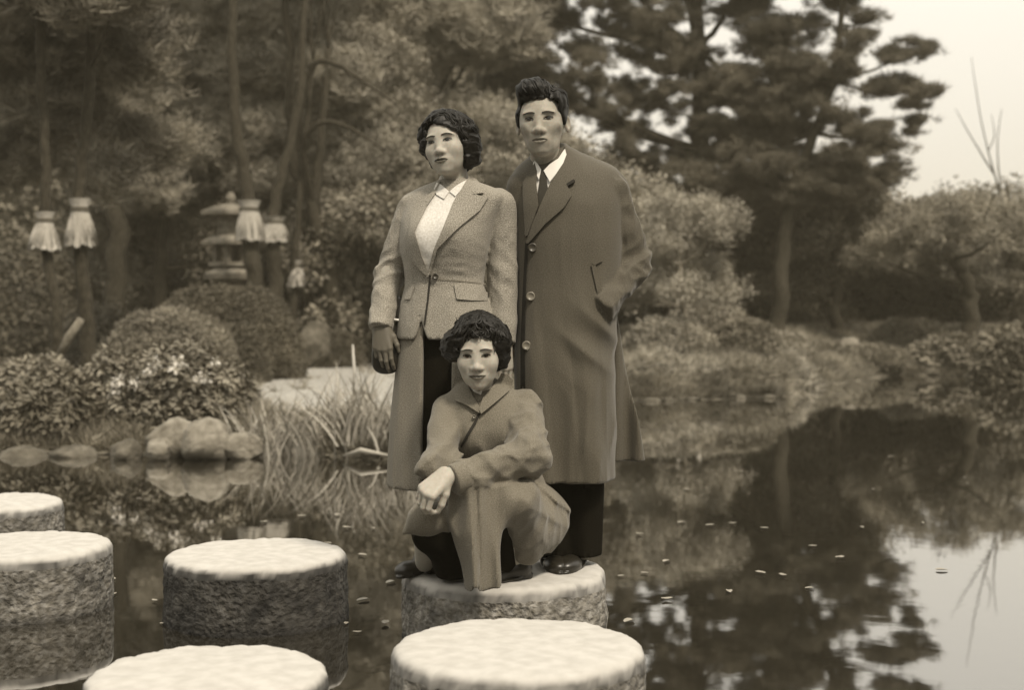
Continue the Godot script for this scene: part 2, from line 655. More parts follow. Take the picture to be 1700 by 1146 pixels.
# ------------------------------------------------------------------ people: heads, faces, hands
func head_field(man: bool) -> Callable:
	var jw := 0.047 if man else 0.044
	var nk := 0.048 if man else 0.043
	return func(p: Vector3) -> float:
		var q := Vector3(absf(p.x), p.y, p.z)
		var d := ell(p, Vector3(0, 0.022, -0.012), Vector3(0.0755, 0.084, 0.096))
		d = smin(d, ell(p, Vector3(0, -0.028, 0.030), Vector3(0.062, 0.080, 0.058)), 0.035)
		d = smin(d, ell(p, Vector3(0, -0.070, 0.036), Vector3(jw, 0.038, 0.044)), 0.035)
		d = smin(d, cap(p, Vector3(0, -0.05, -0.03), Vector3(0, -0.22, -0.05), nk, nk + 0.004), 0.03)
		if p.z > 0.03 and p.y < 0.06 and p.y > -0.13:
			d = smin(d, ell(q, Vector3(0.040, -0.030, 0.056), Vector3(0.022, 0.022, 0.024)), 0.025)
			d = smin(d, ell(p, Vector3(0, -0.101, 0.066), Vector3(0.021, 0.014, 0.017)), 0.022)
			d = smin(d, ell(p, Vector3(0, -0.069, 0.074), Vector3(0.029, 0.021, 0.016)), 0.016)
			d = smin(d, ell(q, Vector3(0.030, 0.019, 0.074), Vector3(0.022, 0.007, 0.012)), 0.014)
			d = smax(d, -ell(q, Vector3(0.031, 0.003, 0.103), Vector3(0.019, 0.0095, 0.0145)), 0.012)
			d = smin(d, ell(q, Vector3(0.032, -0.001, 0.066), Vector3(0.0165, 0.0105, 0.0165)), 0.006)
			d = smin(d, cap(p, Vector3(0, 0.006, 0.0755), Vector3(0, -0.034, 0.0965), 0.0062, 0.0092), 0.018)
			d = smin(d, ell(p, Vector3(0, -0.0385, 0.0985), Vector3(0.0120, 0.0095, 0.0115)), 0.010)
			d = smin(d, ell(q, Vector3(0.0140, -0.0420, 0.0895), Vector3(0.0078, 0.0072, 0.0105)), 0.009)
			d = smax(d, -ell(q, Vector3(0.0072, -0.0500, 0.097), Vector3(0.0038, 0.0042, 0.006)), 0.003)
			d = smin(d, ell(p, Vector3(0, -0.0635, 0.0865), Vector3(0.020, 0.0045, 0.0065)), 0.005)
			d = smin(d, ell(p, Vector3(0, -0.0755, 0.0855), Vector3(0.017, 0.0055, 0.0065)), 0.005)
			d = smax(d, -ell(p, Vector3(0, -0.0695, 0.097), Vector3(0.024, 0.0018, 0.010)), 0.003)
		if man: d = smax(d, -ell(q, Vector3(0.068, -0.066, 0.070), Vector3(0.016, 0.030, 0.032)), 0.03)
		if absf(p.z + 0.012) < 0.05 and q.x > 0.05:
			var e := ell(q, Vector3(0.0815 + (p.z + 0.012) * -0.35, -0.010, -0.012), Vector3(0.0075, 0.028, 0.0175))
			e = smax(e, -ell(q, Vector3(0.089, -0.006, -0.008), Vector3(0.010, 0.020, 0.011)), 0.004)
			d = smin(d, e, 0.006)
		return d

func oval(cx: float, cy: float, rx: float, ry: float, tilt := 0.0, n := 14) -> PackedVector2Array:
	var out := PackedVector2Array()
	for i in n:
		var a := TAU * i / n
		out.append(Vector2(cx, cy) + Vector2(cos(a) * rx, sin(a) * ry).rotated(tilt))
	return out

func almond(cx: float, cy: float, rx: float, up: float, low: float, tilt: float) -> PackedVector2Array:
	var out := PackedVector2Array()
	for i in 12:
		var t := -1.0 + 2.0 * i / 12
		out.append(Vector2(cx, cy) + Vector2(t * rx, up * (1.0 - t * t)).rotated(tilt))
	for i in 12:
		var t := 1.0 - 2.0 * i / 12
		out.append(Vector2(cx, cy) + Vector2(t * rx, -low * (1.0 - t * t)).rotated(tilt))
	return out

func arc_band(pts: Array, w0: float, w1: float) -> PackedVector2Array:
	# a band along pts whose width goes from w0 to w1 and ends in points
	var a := PackedVector2Array()
	var b := PackedVector2Array()
	for i in pts.size():
		var t := float(i) / (pts.size() - 1)
		var dir: Vector2 = (pts[mini(i + 1, pts.size() - 1)] - pts[maxi(i - 1, 0)]).normalized()
		var w := lerpf(w0, w1, t) * sqrt(sin(PI * clampf(t, 0.06, 0.94)))
		a.append(pts[i] + dir.orthogonal() * w * 0.5)
		b.append(pts[i] - dir.orthogonal() * w * 0.5)
	b.reverse()
	a.append_array(b)
	return a

func make_face(f: Callable, parent: Node3D, xf: Transform3D, man: bool, open := 0.0042, smile := 0.0, look := 0.0) -> void:
	# eyes, lashes, brows and lips laid on the head field; xf places the head in the person
	var lay := func(poly: PackedVector2Array, called: String, th: float, m: Material, step := 0.003) -> void:
		var o := put(called, patch(f, poly, th, step, 0.2, null, 0.003), m, parent)
		o.transform = xf
	for s in [-1.0, 1.0]:
		var tilt: float = 0.10 * s
		lay.call(almond(0.0315 * s, -0.001, 0.0150, open, open * 0.7, tilt), "eye", 0.0016, M.eye_white)
		var ir := PackedVector2Array()
		for q in Geometry2D.intersect_polygons(oval(0.0315 * s + look, 0.0003, 0.0070, 0.0066), almond(0.0315 * s, -0.001, 0.0148, open, open * 0.7, tilt)): ir = q
		if ir.size() > 2: lay.call(ir, "iris", 0.0022, M.iris, 0.002)
		var lash := []
		var fold := []
		for i in 9:
			var t := -1.0 + i / 4.0
			lash.append(Vector2(0.0315 * s, -0.001) + Vector2(t * 0.0152, open * (1.0 - t * t) + 0.0004).rotated(tilt))
			fold.append(Vector2(0.0315 * s, 0.0015) + Vector2(t * 0.0150, open * (1.0 - t * t) + 0.0025).rotated(tilt))
		lay.call(arc_band(lash, 0.0042, 0.0046), "eyelash", 0.0028, M.iris)
		lay.call(arc_band(fold, 0.0012, 0.0012), "eyelid_fold", 0.0016, M.crease)
		var brow := []
		var by := 0.0165 if man else 0.0172
		for i in 9:
			var t := i / 8.0
			brow.append(Vector2((0.012 + 0.038 * t) * s, by + (0.0042 if man else 0.0058) * sin(PI * minf(t * 0.75 + 0.08, 1.0)) - 0.0025 * t))
		var th0 := 0.0080 if man else 0.0064
		lay.call(arc_band(brow, th0, th0 * 0.5), "eyebrow", 0.0024, M.brow)
	var upper := PackedVector2Array()
	var lower := PackedVector2Array()
	var w := (0.0262 if man else 0.0262) + smile * 0.003
	for i in 13:
		var t := -1.0 + i / 6.0
		upper.append(Vector2(t * w, -0.0690 + smile * 0.0035 * t * t + (1 - t * t) * 0.0068 - 0.0016 * exp(-t * t * 18.0)))
	for i in 13:
		var t := 1.0 - i / 6.0
		upper.append(Vector2(t * w, -0.0694 + smile * 0.0035 * t * t + smile * 0.0012 * (1 - t * t)))
	for i in 13:
		var t := -1.0 + i / 6.0
		lower.append(Vector2(t * w * 0.94, -0.0700 + smile * 0.0034 * t * t - smile * 0.0022 * (1 - t * t)))
	for i in 13:
		var t := 1.0 - i / 6.0
		lower.append(Vector2(t * w * 0.94, -0.0704 + smile * 0.0034 * t * t - (1 - t * t) * (0.0088 + smile * 0.001)))
	var lm: Material = M.lip_man if man else M.lip
	var swell := func(p: Vector2) -> float: return 0.0015 * (1.0 - pow(absf(p.x) / w, 2.0))
	var o := put("upper_lip", patch(f, upper, 0.0014, 0.003, 0.2, swell, 0.003), lm, parent)
	o.transform = xf
	o = put("lower_lip", patch(f, lower, 0.0014, 0.003, 0.2, swell, 0.003), lm, parent)
	o.transform = xf
	var gap := almond(0, -0.0698 + smile * 0.0006, w * 0.95, 0.0007 + 0.0004 * smile, 0.0007 + 0.0016 * smile, 0.0)
	if smile > 0: for i in gap.size(): gap[i].y += smile * 0.0034 * pow(gap[i].x / w, 2.0)
	o = put("mouth_line", patch(f, gap, 0.0030, 0.003, 0.2, null, 0.002), M.mouth, parent)
	o.transform = xf
	if smile > 0.5:
		var tp := almond(0, -0.0697, w * 0.6, 0.0006, 0.0016, 0.0)
		o = put("teeth", patch(f, tp, 0.0034, 0.003, 0.2, null, 0.001), M.teeth, parent)
		o.transform = xf

func hand_caps(xf: Transform3D, curl: Array, spread: float, thumb: Array, s := 1.0) -> Array:
	# bones of a hand: wrist at the origin, fingers along +y, thumb towards +x, back of the hand towards +z
	var out := []
	var bases := [Vector3(0.030, 0.088, 0), Vector3(0.010, 0.093, 0.002), Vector3(-0.010, 0.089, 0.001), Vector3(-0.028, 0.079, -0.003)]
	var lens := [[0.040, 0.024, 0.020], [0.044, 0.028, 0.021], [0.041, 0.026, 0.021], [0.033, 0.020, 0.018]]
	for i in 4:
		var b: Vector3 = bases[i]
		out.append([Vector3(b.x * 0.45, 0.0, 0), b, 0.020, 0.0125, 0.012])
		var ang := 0.0
		var p := b
		for j in 3:
			ang += curl[i][j]
			var dir := Vector3((b.x * spread), cos(ang), -sin(ang)).normalized()
			var e: Vector3 = p + dir * lens[i][j]
			out.append([p, e, [0.0098, 0.0088, 0.0078][j], [0.0088, 0.0078, 0.0068][j], 0.003])
			p = e
	out.append([Vector3(0.012, 0.012, -0.004), thumb[0], 0.019, 0.0135, 0.012])
	out.append([thumb[0], thumb[1], 0.012, 0.0105, 0.004])
	out.append([thumb[1], thumb[2], 0.0105, 0.008, 0.004])
	for c in out:
		c[0] = xf * (c[0] * s)
		c[1] = xf * (c[1] * s)
		c[2] *= s
		c[3] *= s
	return out

func caps_field(caps: Array) -> Callable:
	return func(p: Vector3) -> float:
		var d := 1e3
		for c in caps: d = smin(d, cap(p, c[0], c[1], c[2], c[3]), c[4])
		return d

func add_caps(st: SurfaceTool, caps: Array, cell: float) -> void:
	var lo := Vector3.ONE * 1e3
	var hi := -lo
	for c in caps:
		for k in 2:
			var r: float = maxf(c[2], c[3]) + cell * 2
			lo = lo.min(c[k] - Vector3.ONE * r)
			hi = hi.max(c[k] + Vector3.ONE * r)
	nets(lo, hi, cell, caps_field(caps), st)

func basis_of(y: Vector3, z: Vector3) -> Basis:
	# y along the fingers, z towards the back of the hand
	y = y.normalized()
	var x := z.cross(y).normalized()
	return Basis(x, y, y.cross(x))

func body(parent: Node3D, limbs: Array, hands: Array, hf: Callable, hx: Transform3D, skin: Material) -> void:
	# one continuous figure: trunk and limbs, the hands and the head
	var st := SurfaceTool.new()
	st.begin(Mesh.PRIMITIVE_TRIANGLES)
	add_caps(st, limbs, 0.016)
	for h in hands: add_caps(st, h, 0.0032)
	nets(Vector3(-0.1, -0.21, -0.12), Vector3(0.1, 0.12, 0.13), 0.0027, hf, st, hx)
	put("body", st.commit(), skin, parent)

func locks(st: SurfaceTool, f: Callable, starts: Array, step := 0.012) -> void:
	# strands of hair combed over the hair field; each start: [point, direction, pieces, radius, wave, curl]
	for s in starts:
		var p: Vector3 = s[0]
		var dir: Vector3 = s[1].normalized()
		var path := []
		var radii := []
		var n: int = s[2]
		var ph := rng.randf() * TAU
		for i in n:
			var e := 0.004
			var d: float = f.call(p)
			var g := Vector3(f.call(p + Vector3(e, 0, 0)) - d, f.call(p + Vector3(0, e, 0)) - d, f.call(p + Vector3(0, 0, e)) - d).normalized()
			p -= g * (d + 0.001 - s[3] * 0.35)
			path.append(p)
			var t := float(i) / (n - 1)
			radii.append(s[3] * (0.35 + 1.3 * sqrt(t) * (1.0 - t)) + 0.0006)
			dir = (dir - g * dir.dot(g)).normalized()
			var side := g.cross(dir)
			dir = (dir + Vector3(0, -0.10, 0) + side * s[4] * sin(i * 0.9 + ph) + side * s[5] * t * t).normalized()
			p += dir * step
		tube(st, path, radii, 5)

func px(list: Array, o: Vector3, d: float) -> PackedVector2Array:
	# outline read off the photograph at depth d, in the frame of a person standing at o
	var out := PackedVector2Array()
	for i in range(0, list.size(), 2):
		var p := at(list[i], list[i + 1], d) - o
		out.append(Vector2(p.x, p.y))
	return out

func rings(list: Array, o: Vector3, d: float) -> Array:
	# [v, centre u, half width in pixels, centre z, half depth]
	var out := []
	for r in list:
		var p := at(r[1], r[0], d) - o
		out.append([p.y, p.x, r[3], r[2] * d / F, r[4]])
	return out

func head_xf(u: float, v: float, d: float, o: Vector3, yaw: float, nod: float, roll: float, s: float) -> Transform3D:
	var b := Basis(Vector3.UP, yaw) * Basis(Vector3.RIGHT, nod) * Basis(Vector3.BACK, roll)
	return Transform3D(b.scaled_local(Vector3.ONE * s), at(u, v, d) - o)

func button(parent: Node3D, f: Callable, p: Vector2, r: float, m: Material) -> void:
	var z := march(f, p.x, p.y, 0.5, 0.1)
	var st := begin()
	var prof := [Vector2(0, 0.003), Vector2(r * 0.6, 0.003), Vector2(r * 0.75, 0.0055), Vector2(r * 0.95, 0.005), Vector2(r, 0.002), Vector2(r, -0.004)]
	for i in prof.size() - 1:
		for k in 18:
			var a := TAU * k / 18
			var b := TAU * (k + 1) / 18
			quad(st, Vector3(cos(a) * prof[i].x, sin(a) * prof[i].x, prof[i].y), Vector3(cos(a) * prof[i + 1].x, sin(a) * prof[i + 1].x, prof[i + 1].y), Vector3(cos(b) * prof[i + 1].x, sin(b) * prof[i + 1].x, prof[i + 1].y), Vector3(cos(b) * prof[i].x, sin(b) * prof[i].x, prof[i].y))
	var o := put("button", done(st), m, parent)
	o.position = Vector3(p.x, p.y, z + 0.006)

func shoe_mesh(len_: float, wid: float, high: float, heel: float) -> ArrayMesh:
	# a shoe along +z, sole at y = 0, heel at z = 0
	var f := func(p: Vector3) -> float:
		var q := Vector3(p.x, p.y - heel * clampf(1.0 - p.z / (len_ * 0.6), 0.0, 1.0), p.z)
		var d := ell(q, Vector3(0, 0.022, len_ * 0.73), Vector3(wid * 0.5, 0.030, len_ * 0.27))
		d = smin(d, ell(q, Vector3(0, 0.030, len_ * 0.22), Vector3(wid * 0.38, 0.042, len_ * 0.22)), 0.05)
		d = smin(d, cap(q, Vector3(0, 0.04, len_ * 0.2), Vector3(0, high, len_ * 0.2), wid * 0.36, wid * 0.33), 0.03)
		d = smax(d, -(q.y - 0.004), 0.004)
		d = smin(d, smax(ell(Vector3(q.x, 0, q.z), Vector3(0, 0, len_ * 0.5), Vector3(wid * 0.5, 1.0, len_ * 0.52)), absf(q.y - 0.004) - 0.006, 0.003), 0.002)
		if heel > 0.0: d = smin(d, smax(ell(Vector3(p.x, 0, p.z), Vector3(0, 0, len_ * 0.12), Vector3(wid * 0.33, 1.0, len_ * 0.13)), absf(p.y - heel * 0.5) - heel * 0.5, 0.003), 0.003)
		return d
	return field_mesh(Vector3(-wid * 0.7, -0.012, -0.04), Vector3(wid * 0.7, high + 0.05, len_ + 0.04), 0.006, f)

# ------------------------------------------------------------------ the standing woman
func standing_woman() -> void:
	var O := at(748, 945, 4.87)
	O.y = STONE_TOP
	var D := 4.87
	var P := func(u: float, v: float, z := 0.0) -> Vector3: return at(u, v, D - z) - O
	var w := thing("person", "standing woman in light tweed jacket with white blouse and wavy dark hair", "person", O)
	var hx := head_xf(744, 240.5, D - 0.02, O, -0.33, -0.04, 0.14, 1.0)
	var hf := head_field(false)
	var wr: Vector3 = P.call(633, 541, 0.03)
	var hand := hand_caps(Transform3D(basis_of(P.call(637, 615, 0.06) - wr, Vector3(-0.25, 0, 1)), wr), [[0.15, 0.35, 0.3], [0.2, 0.4, 0.3], [0.25, 0.45, 0.3], [0.3, 0.45, 0.3]], 0.5, [Vector3(0.040, 0.045, -0.012), Vector3(0.053, 0.078, -0.018), Vector3(0.056, 0.100, -0.026)], 0.96)
	var wr2: Vector3 = P.call(836, 572, 0.03)
	var hand2 := hand_caps(Transform3D(basis_of(Vector3(-0.02, -1, 0.1), Vector3(0.4, 0, 1)), wr2), [[0.2, 0.3, 0.3], [0.25, 0.3, 0.3], [0.3, 0.35, 0.3], [0.3, 0.4, 0.3]], 0.5, [Vector3(-0.035, 0.05, -0.015), Vector3(-0.045, 0.08, -0.02), Vector3(-0.045, 0.1, -0.025)], 0.94)
	var limbs := [
		[P.call(752, 305, -0.04), P.call(745, 360, -0.02), 0.055, 0.10, 0.05], [P.call(742, 400, 0), P.call(738, 470), 0.10, 0.085, 0.06], [P.call(738, 480), P.call(741, 570), 0.08, 0.085, 0.04],
		[P.call(690, 340, -0.05), P.call(645, 455, -0.06), 0.045, 0.036, 0.03], [P.call(645, 455, -0.06), wr, 0.036, 0.024, 0.02],
		[P.call(828, 338, 0.0), P.call(834, 455), 0.045, 0.036, 0.03], [P.call(834, 455), wr2, 0.036, 0.024, 0.02],
		[P.call(716, 590), P.call(722, 770, 0.01), 0.06, 0.05, 0.03], [P.call(722, 770, 0.01), P.call(724, 925, -0.03), 0.052, 0.036, 0.02],
		[P.call(768, 590), P.call(764, 770, 0.01), 0.06, 0.05, 0.03], [P.call(764, 770, 0.01), P.call(764, 925, -0.03), 0.052, 0.036, 0.02]]
	body(w, limbs, [hand2], hf, hx, M.skin)
	var gl := SurfaceTool.new()
	gl.begin(Mesh.PRIMITIVE_TRIANGLES)
	add_caps(gl, hand, 0.003)
	put("glove", gl.commit(), M.glove, w)
	make_face(hf, w, hx, false, 0.0040, 0.0, -0.001)
	for u in [724.0, 764.0]:
		var s := put("shoe", shoe_mesh(0.225, 0.078, 0.045, 0.04), M.leather, w)
		s.position = P.call(u, 925, -0.07) * Vector3(1, 0, 1)
	# jacket
	var yaw := -0.32
	var sh := Loft.new(rings([[298, 752, 26, -0.03, 0.058], [307, 752, 50, -0.025, 0.066], [312, 753, 80, -0.02, 0.072], [318, 753, 94, -0.018, 0.078], [336, 750, 88, -0.015, 0.094], [368, 744, 80, 0, 0.118], [408, 740, 75, 0.01, 0.132], [438, 738, 69, 0.005, 0.116], [466, 737, 65, 0, 0.104], [496, 738, 73, 0, 0.118], [530, 740, 81, 0, 0.134], [566, 741, 85, 0, 0.142]], O, D))
	var mid: Vector3 = P.call(742, 440)
	var turn := Basis(Vector3.UP, -yaw)
	var sl: Vector3 = P.call(687, 345, -0.05)
	var el_: Vector3 = P.call(646, 458, -0.07)
	var sr: Vector3 = P.call(830, 340, 0.0)
	var er: Vector3 = P.call(834, 455, -0.01)
	var slot_x: float = P.call(703, 560).x
	var y562: float = P.call(740, 563).y
	var cuff_l: Vector3 = P.call(631, 545, 0.03)
	var cuff_r: Vector3 = P.call(836, 572, 0.03)
	var torso := func(p: Vector3) -> float:
		var q := turn * (p - mid) + mid
		var d := sh.d(q)
		d -= 0.014 * exp(-(pow((q.x - mid.x - 0.062) / 0.05, 2) + pow((q.y - mid.y - 0.125) / 0.05, 2))) * clampf(q.z * 12.0, 0, 1) + 0.014 * exp(-(pow((q.x - mid.x + 0.062) / 0.05, 2) + pow((q.y - mid.y - 0.125) / 0.05, 2))) * clampf(q.z * 12.0, 0, 1)
		return d - 0.004 * folds(q, 7.0, 11.0, 5.0) * clampf(1.0 - absf(q.y - mid.y + 0.03) * 6.0, 0, 1) - 0.0025 * folds(q, 9.0, 4.0, 5.0)
	var jacket := func(p: Vector3) -> float:
		var d: float = torso.call(p)
		var y0: float = y562
		if p.y < y0 + 0.10 and p.z > 0.0:   # rounded corners of the front opening
			var h := y0 + 0.085 - p.y
			if h > 0: d = smax(d, 0.002 + h * h * 3.2 - absf(p.x - slot_x - (y0 - p.y) * 0.02), 0.006)
		d = smax(d, y0 - p.y, 0.004)
		# sleeves, eased in at the armhole
		var a := cap(p, sl, el_, 0.054, 0.050)
		a = smin(a, cap(p, el_, cuff_l, 0.050, 0.043), 0.02)
		var along := (p - el_).dot((cuff_l - el_).normalized())
		if absf(along) < 0.09: a -= 0.006 * crease(along * 62.0 + p.x * 22.0 + 1.5 * noise.get_noise_3d(p.x * 6, p.y * 6, 1.0)) * (1.0 - absf(along) / 0.09)
		a = smax(a, (p - cuff_l).dot((cuff_l - el_).normalized()), 0.004)
		var b := cap(p, sr, er, 0.058, 0.054)
		b = smin(b, cap(p, er, cuff_r, 0.054, 0.046), 0.02)
		var al2 := (p - er).dot((cuff_r - er).normalized())
		if absf(al2 + 0.02) < 0.12: b -= 0.003 * crease(al2 * 40.0 - p.x * 35.0) * (1.0 - absf(al2 + 0.02) / 0.12)
		b = smax(b, (p - cuff_r).dot((cuff_r - er).normalized()), 0.004)
		a -= 0.006 * folds(p, 12.0, 7.0, 9.0)
		b -= 0.005 * folds(p, 10.0, 6.0, 9.0)
		return smin(d, minf(a, b), 0.006)
	var j := put("jacket", field_mesh(P.call(600, 590, -0.25), P.call(880, 290, 0.25), 0.0075, jacket), M.tweed, w)
	put("blouse", patch(torso, px([724, 303, 733, 309, 744.7, 318, 757, 309, 771, 301, 766, 318, 752.6, 337, 737, 381, 722, 418, 712, 455, 699, 423, 688, 386, 708, 340, 718, 322], O, D - 0.1), 0.003, 0.011), M.blouse, w)
	var col := px([723, 300, 731, 304, 745, 317, 737, 330, 724, 322, 719, 312], O, D - 0.1)
	put("blouse_collar", patch(torso, col, 0.009, 0.01), M.blouse, w)
	put("blouse_collar", patch(torso, px([773, 297, 772, 306, 756, 326, 746, 317, 757, 307], O, D - 0.1), 0.009, 0.01), M.blouse, w)
	var roll := func(p: Vector2) -> float: return 0.004
	put("lapel", patch(torso, px([779, 287, 790, 294, 801, 307, 803, 320, 783, 323, 811, 327, 797, 350, 761, 381, 727, 415, 714, 457, 710, 456, 721, 416, 737, 379, 753, 335, 768, 309], O, D - 0.1), 0.008, 0.011, 0.5, roll), M.tweed, j)
	put("lapel", patch(torso, px([729, 298, 719, 315, 698, 331, 695, 335, 683, 350, 676, 390, 675, 424, 690, 442, 711, 461, 713, 456, 700, 424, 689, 385, 709, 340, 722, 320, 727, 306], O, D - 0.1), 0.008, 0.011, 0.5, roll), M.tweed, j)
	put("pocket_flap", patch(torso, px([754, 473, 780, 473, 803, 476, 809, 499, 785, 499, 759, 497], O, D - 0.1), 0.006, 0.011), M.tweed, j)
	put("pocket_flap", patch(torso, px([679, 476, 687, 476, 680, 497, 669, 497, 671, 488], O, D - 0.1), 0.006, 0.011), M.tweed, j)
	put("front_edge", patch(torso, px([713, 457, 716, 457, 712, 500, 707, 540, 704, 540, 709, 500], O, D - 0.1), 0.004, 0.01), M.dark_strip, j)
	put("waist_seam", patch(torso, px([728, 463, 770, 466, 806, 470, 806, 472, 770, 468.5, 728, 465.5], O, D - 0.1), 0.0015, 0.008), M.tweed_skirt, j)
	button(j, jacket, px([723.5, 459], O, D - 0.1)[0], 0.0105, M.button_dark)
	handbag(O, D)
	# skirt with a slot cut in front, a darker layer set inside it
	var sk := Loft.new(rings([[500, 738, 60, 0, 0.10], [560, 741, 80, 0, 0.128], [600, 742, 86, 0, 0.138], [700, 740, 94, 0, 0.15], [806, 738, 98, 0, 0.158]], O, D))
	var x0: float = P.call(704, 600, 0.12).x
	var x1: float = P.call(752, 600, 0.12).x
	var skirt := func(p: Vector3) -> float:
		var q := turn * (p - mid) + mid
		var d := sk.d(q) - 0.007 * folds(q, 7.0, 1.2, 5.0) * clampf((mid.y - 0.15 - q.y) * 2.0, 0, 1)
		var s := p.x - (mid.y - p.y) * -0.01
		return smax(d, minf(minf(s - x0, x1 - s), p.z - 0.03), 0.006)
	put("skirt", field_mesh(P.call(620, 820, -0.2), P.call(860, 495, 0.2), 0.009, skirt), M.tweed_skirt, w)
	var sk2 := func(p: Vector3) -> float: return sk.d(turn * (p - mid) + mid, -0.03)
	put("inner_layer", field_mesh(P.call(620, 812, -0.2), P.call(860, 505, 0.2), 0.012, sk2), M.dark_cloth, w)
	# hair: waved, parted on her left, full down to the nape
	var hair := func(p: Vector3) -> float:
		var d := ell(p, Vector3(0.0, 0.036, -0.016), Vector3(0.094, 0.086, 0.108))
		d = smin(d, ell(p, Vector3(0.066, -0.005, -0.02), Vector3(0.044, 0.060, 0.062)), 0.03)
		d = smin(d, ell(p, Vector3(0.064, -0.052, -0.03), Vector3(0.040, 0.040, 0.045)), 0.02)
		d = smin(d, ell(p, Vector3(-0.068, 0.010, -0.01), Vector3(0.040, 0.052, 0.062)), 0.03)
		d = smin(d, ell(p, Vector3(-0.052, -0.045, -0.04), Vector3(0.034, 0.034, 0.040)), 0.02)
		d = smin(d, ell(p, Vector3(0, -0.04, -0.075), Vector3(0.06, 0.06, 0.035)), 0.03)
		# the face, framed by the hairline
		var fx := p.x - 0.006
		var hl := 0.060 - 0.35 * fx - 5.0 * fx * fx
		var c := maxf(p.y - hl - 0.004, absf(fx + 0.001) - 0.061 - clampf(-p.y, 0, 0.1) * 0.05)
		c = smax(c, 0.016 - p.z + absf(p.x) * 0.1, 0.02)
		d = smax(d, -c, 0.012)
		return d - 0.0065 * folds(p, 11.0, 24.0, 11.0) + 0.0026 * sin(p.y * 95.0 + absf(p.x) * 60.0 + 3.0 * noise.get_noise_3d(p.x * 9, p.y * 9, p.z * 9)) + 0.003 * noise.get_noise_3d(p.x * 25, p.y * 25, p.z * 25)
	var st := SurfaceTool.new()
	st.begin(Mesh.PRIMITIVE_TRIANGLES)
	nets(Vector3(-0.13, -0.12, -0.15), Vector3(0.13, 0.15, 0.14), 0.004, hair, st)
	var starts := []
	for i in 130:
		var a := rng.randf_range(-1.7, 2.2)
		starts.append([Vector3(0.02 + rng.randf_range(-0.008, 0.008), 0.12, 0.07 - rng.randf() * 0.12), Vector3(signf(sin(i * 1.7)) * 1.0, 0.05, rng.randf_range(-0.5, 0.45)), rng.randi_range(9, 15), rng.randf_range(0.0028, 0.006), 0.5, rng.randf_range(-0.8, 0.8)])
	hair_finish(w, st, hair, starts, hx)

func hair_finish(w: Node3D, st: SurfaceTool, field: Callable, starts: Array, hx: Transform3D) -> void:
	var o := put("hair", st.commit(), M.hair, w)
	o.transform = hx
	for i in 60:
		var b: Array = starts[rng.randi() % starts.size()].duplicate()
		b[0] += Vector3(rng.randfn(), rng.randfn(), rng.randfn()) * 0.01
		b[3] = 0.0014
		b[2] = mini(b[2] + 2, 16)
		starts.append(b)
	var s2 := begin()
	locks(s2, field, starts)
	var l := put("lock_of_hair", done(s2), M.hair, o)
	tag(l, "", "", "", "stuff")

func handbag(O: Vector3, D: float) -> void:
	# held against the skirt by the standing woman
	var t := thing("handbag", "small dark rounded handbag held at the standing woman's side", "handbag", at(641, 594, D - 0.016))
	var f := func(p: Vector3) -> float:
		var d := smax(smax(absf(p.x) - 0.052, absf(p.y) - 0.060, 0.05), absf(p.z) - 0.018, 0.02)
		return d
	put("pouch", field_mesh(Vector3(-0.06, -0.065, -0.03), Vector3(0.06, 0.05, 0.03), 0.004, f), M.leather, t)
	var st := begin()
	tube(st, spline([Vector3(0.030, 0.030, 0), Vector3(0.042, 0.10, -0.01), Vector3(0.046, 0.16, -0.02), Vector3(0.048, 0.22, -0.03)], 4), ramp(0.010, 0.012, 13), 8)
	put("strap", done(st), M.leather, t)
	st = begin()
	tube(st, [Vector3(0.030, 0.138, 0.004), Vector3(0.052, 0.134, 0.004)], [0.0045, 0.0045], 8)
	put("clasp", done(st), M.metal, t)

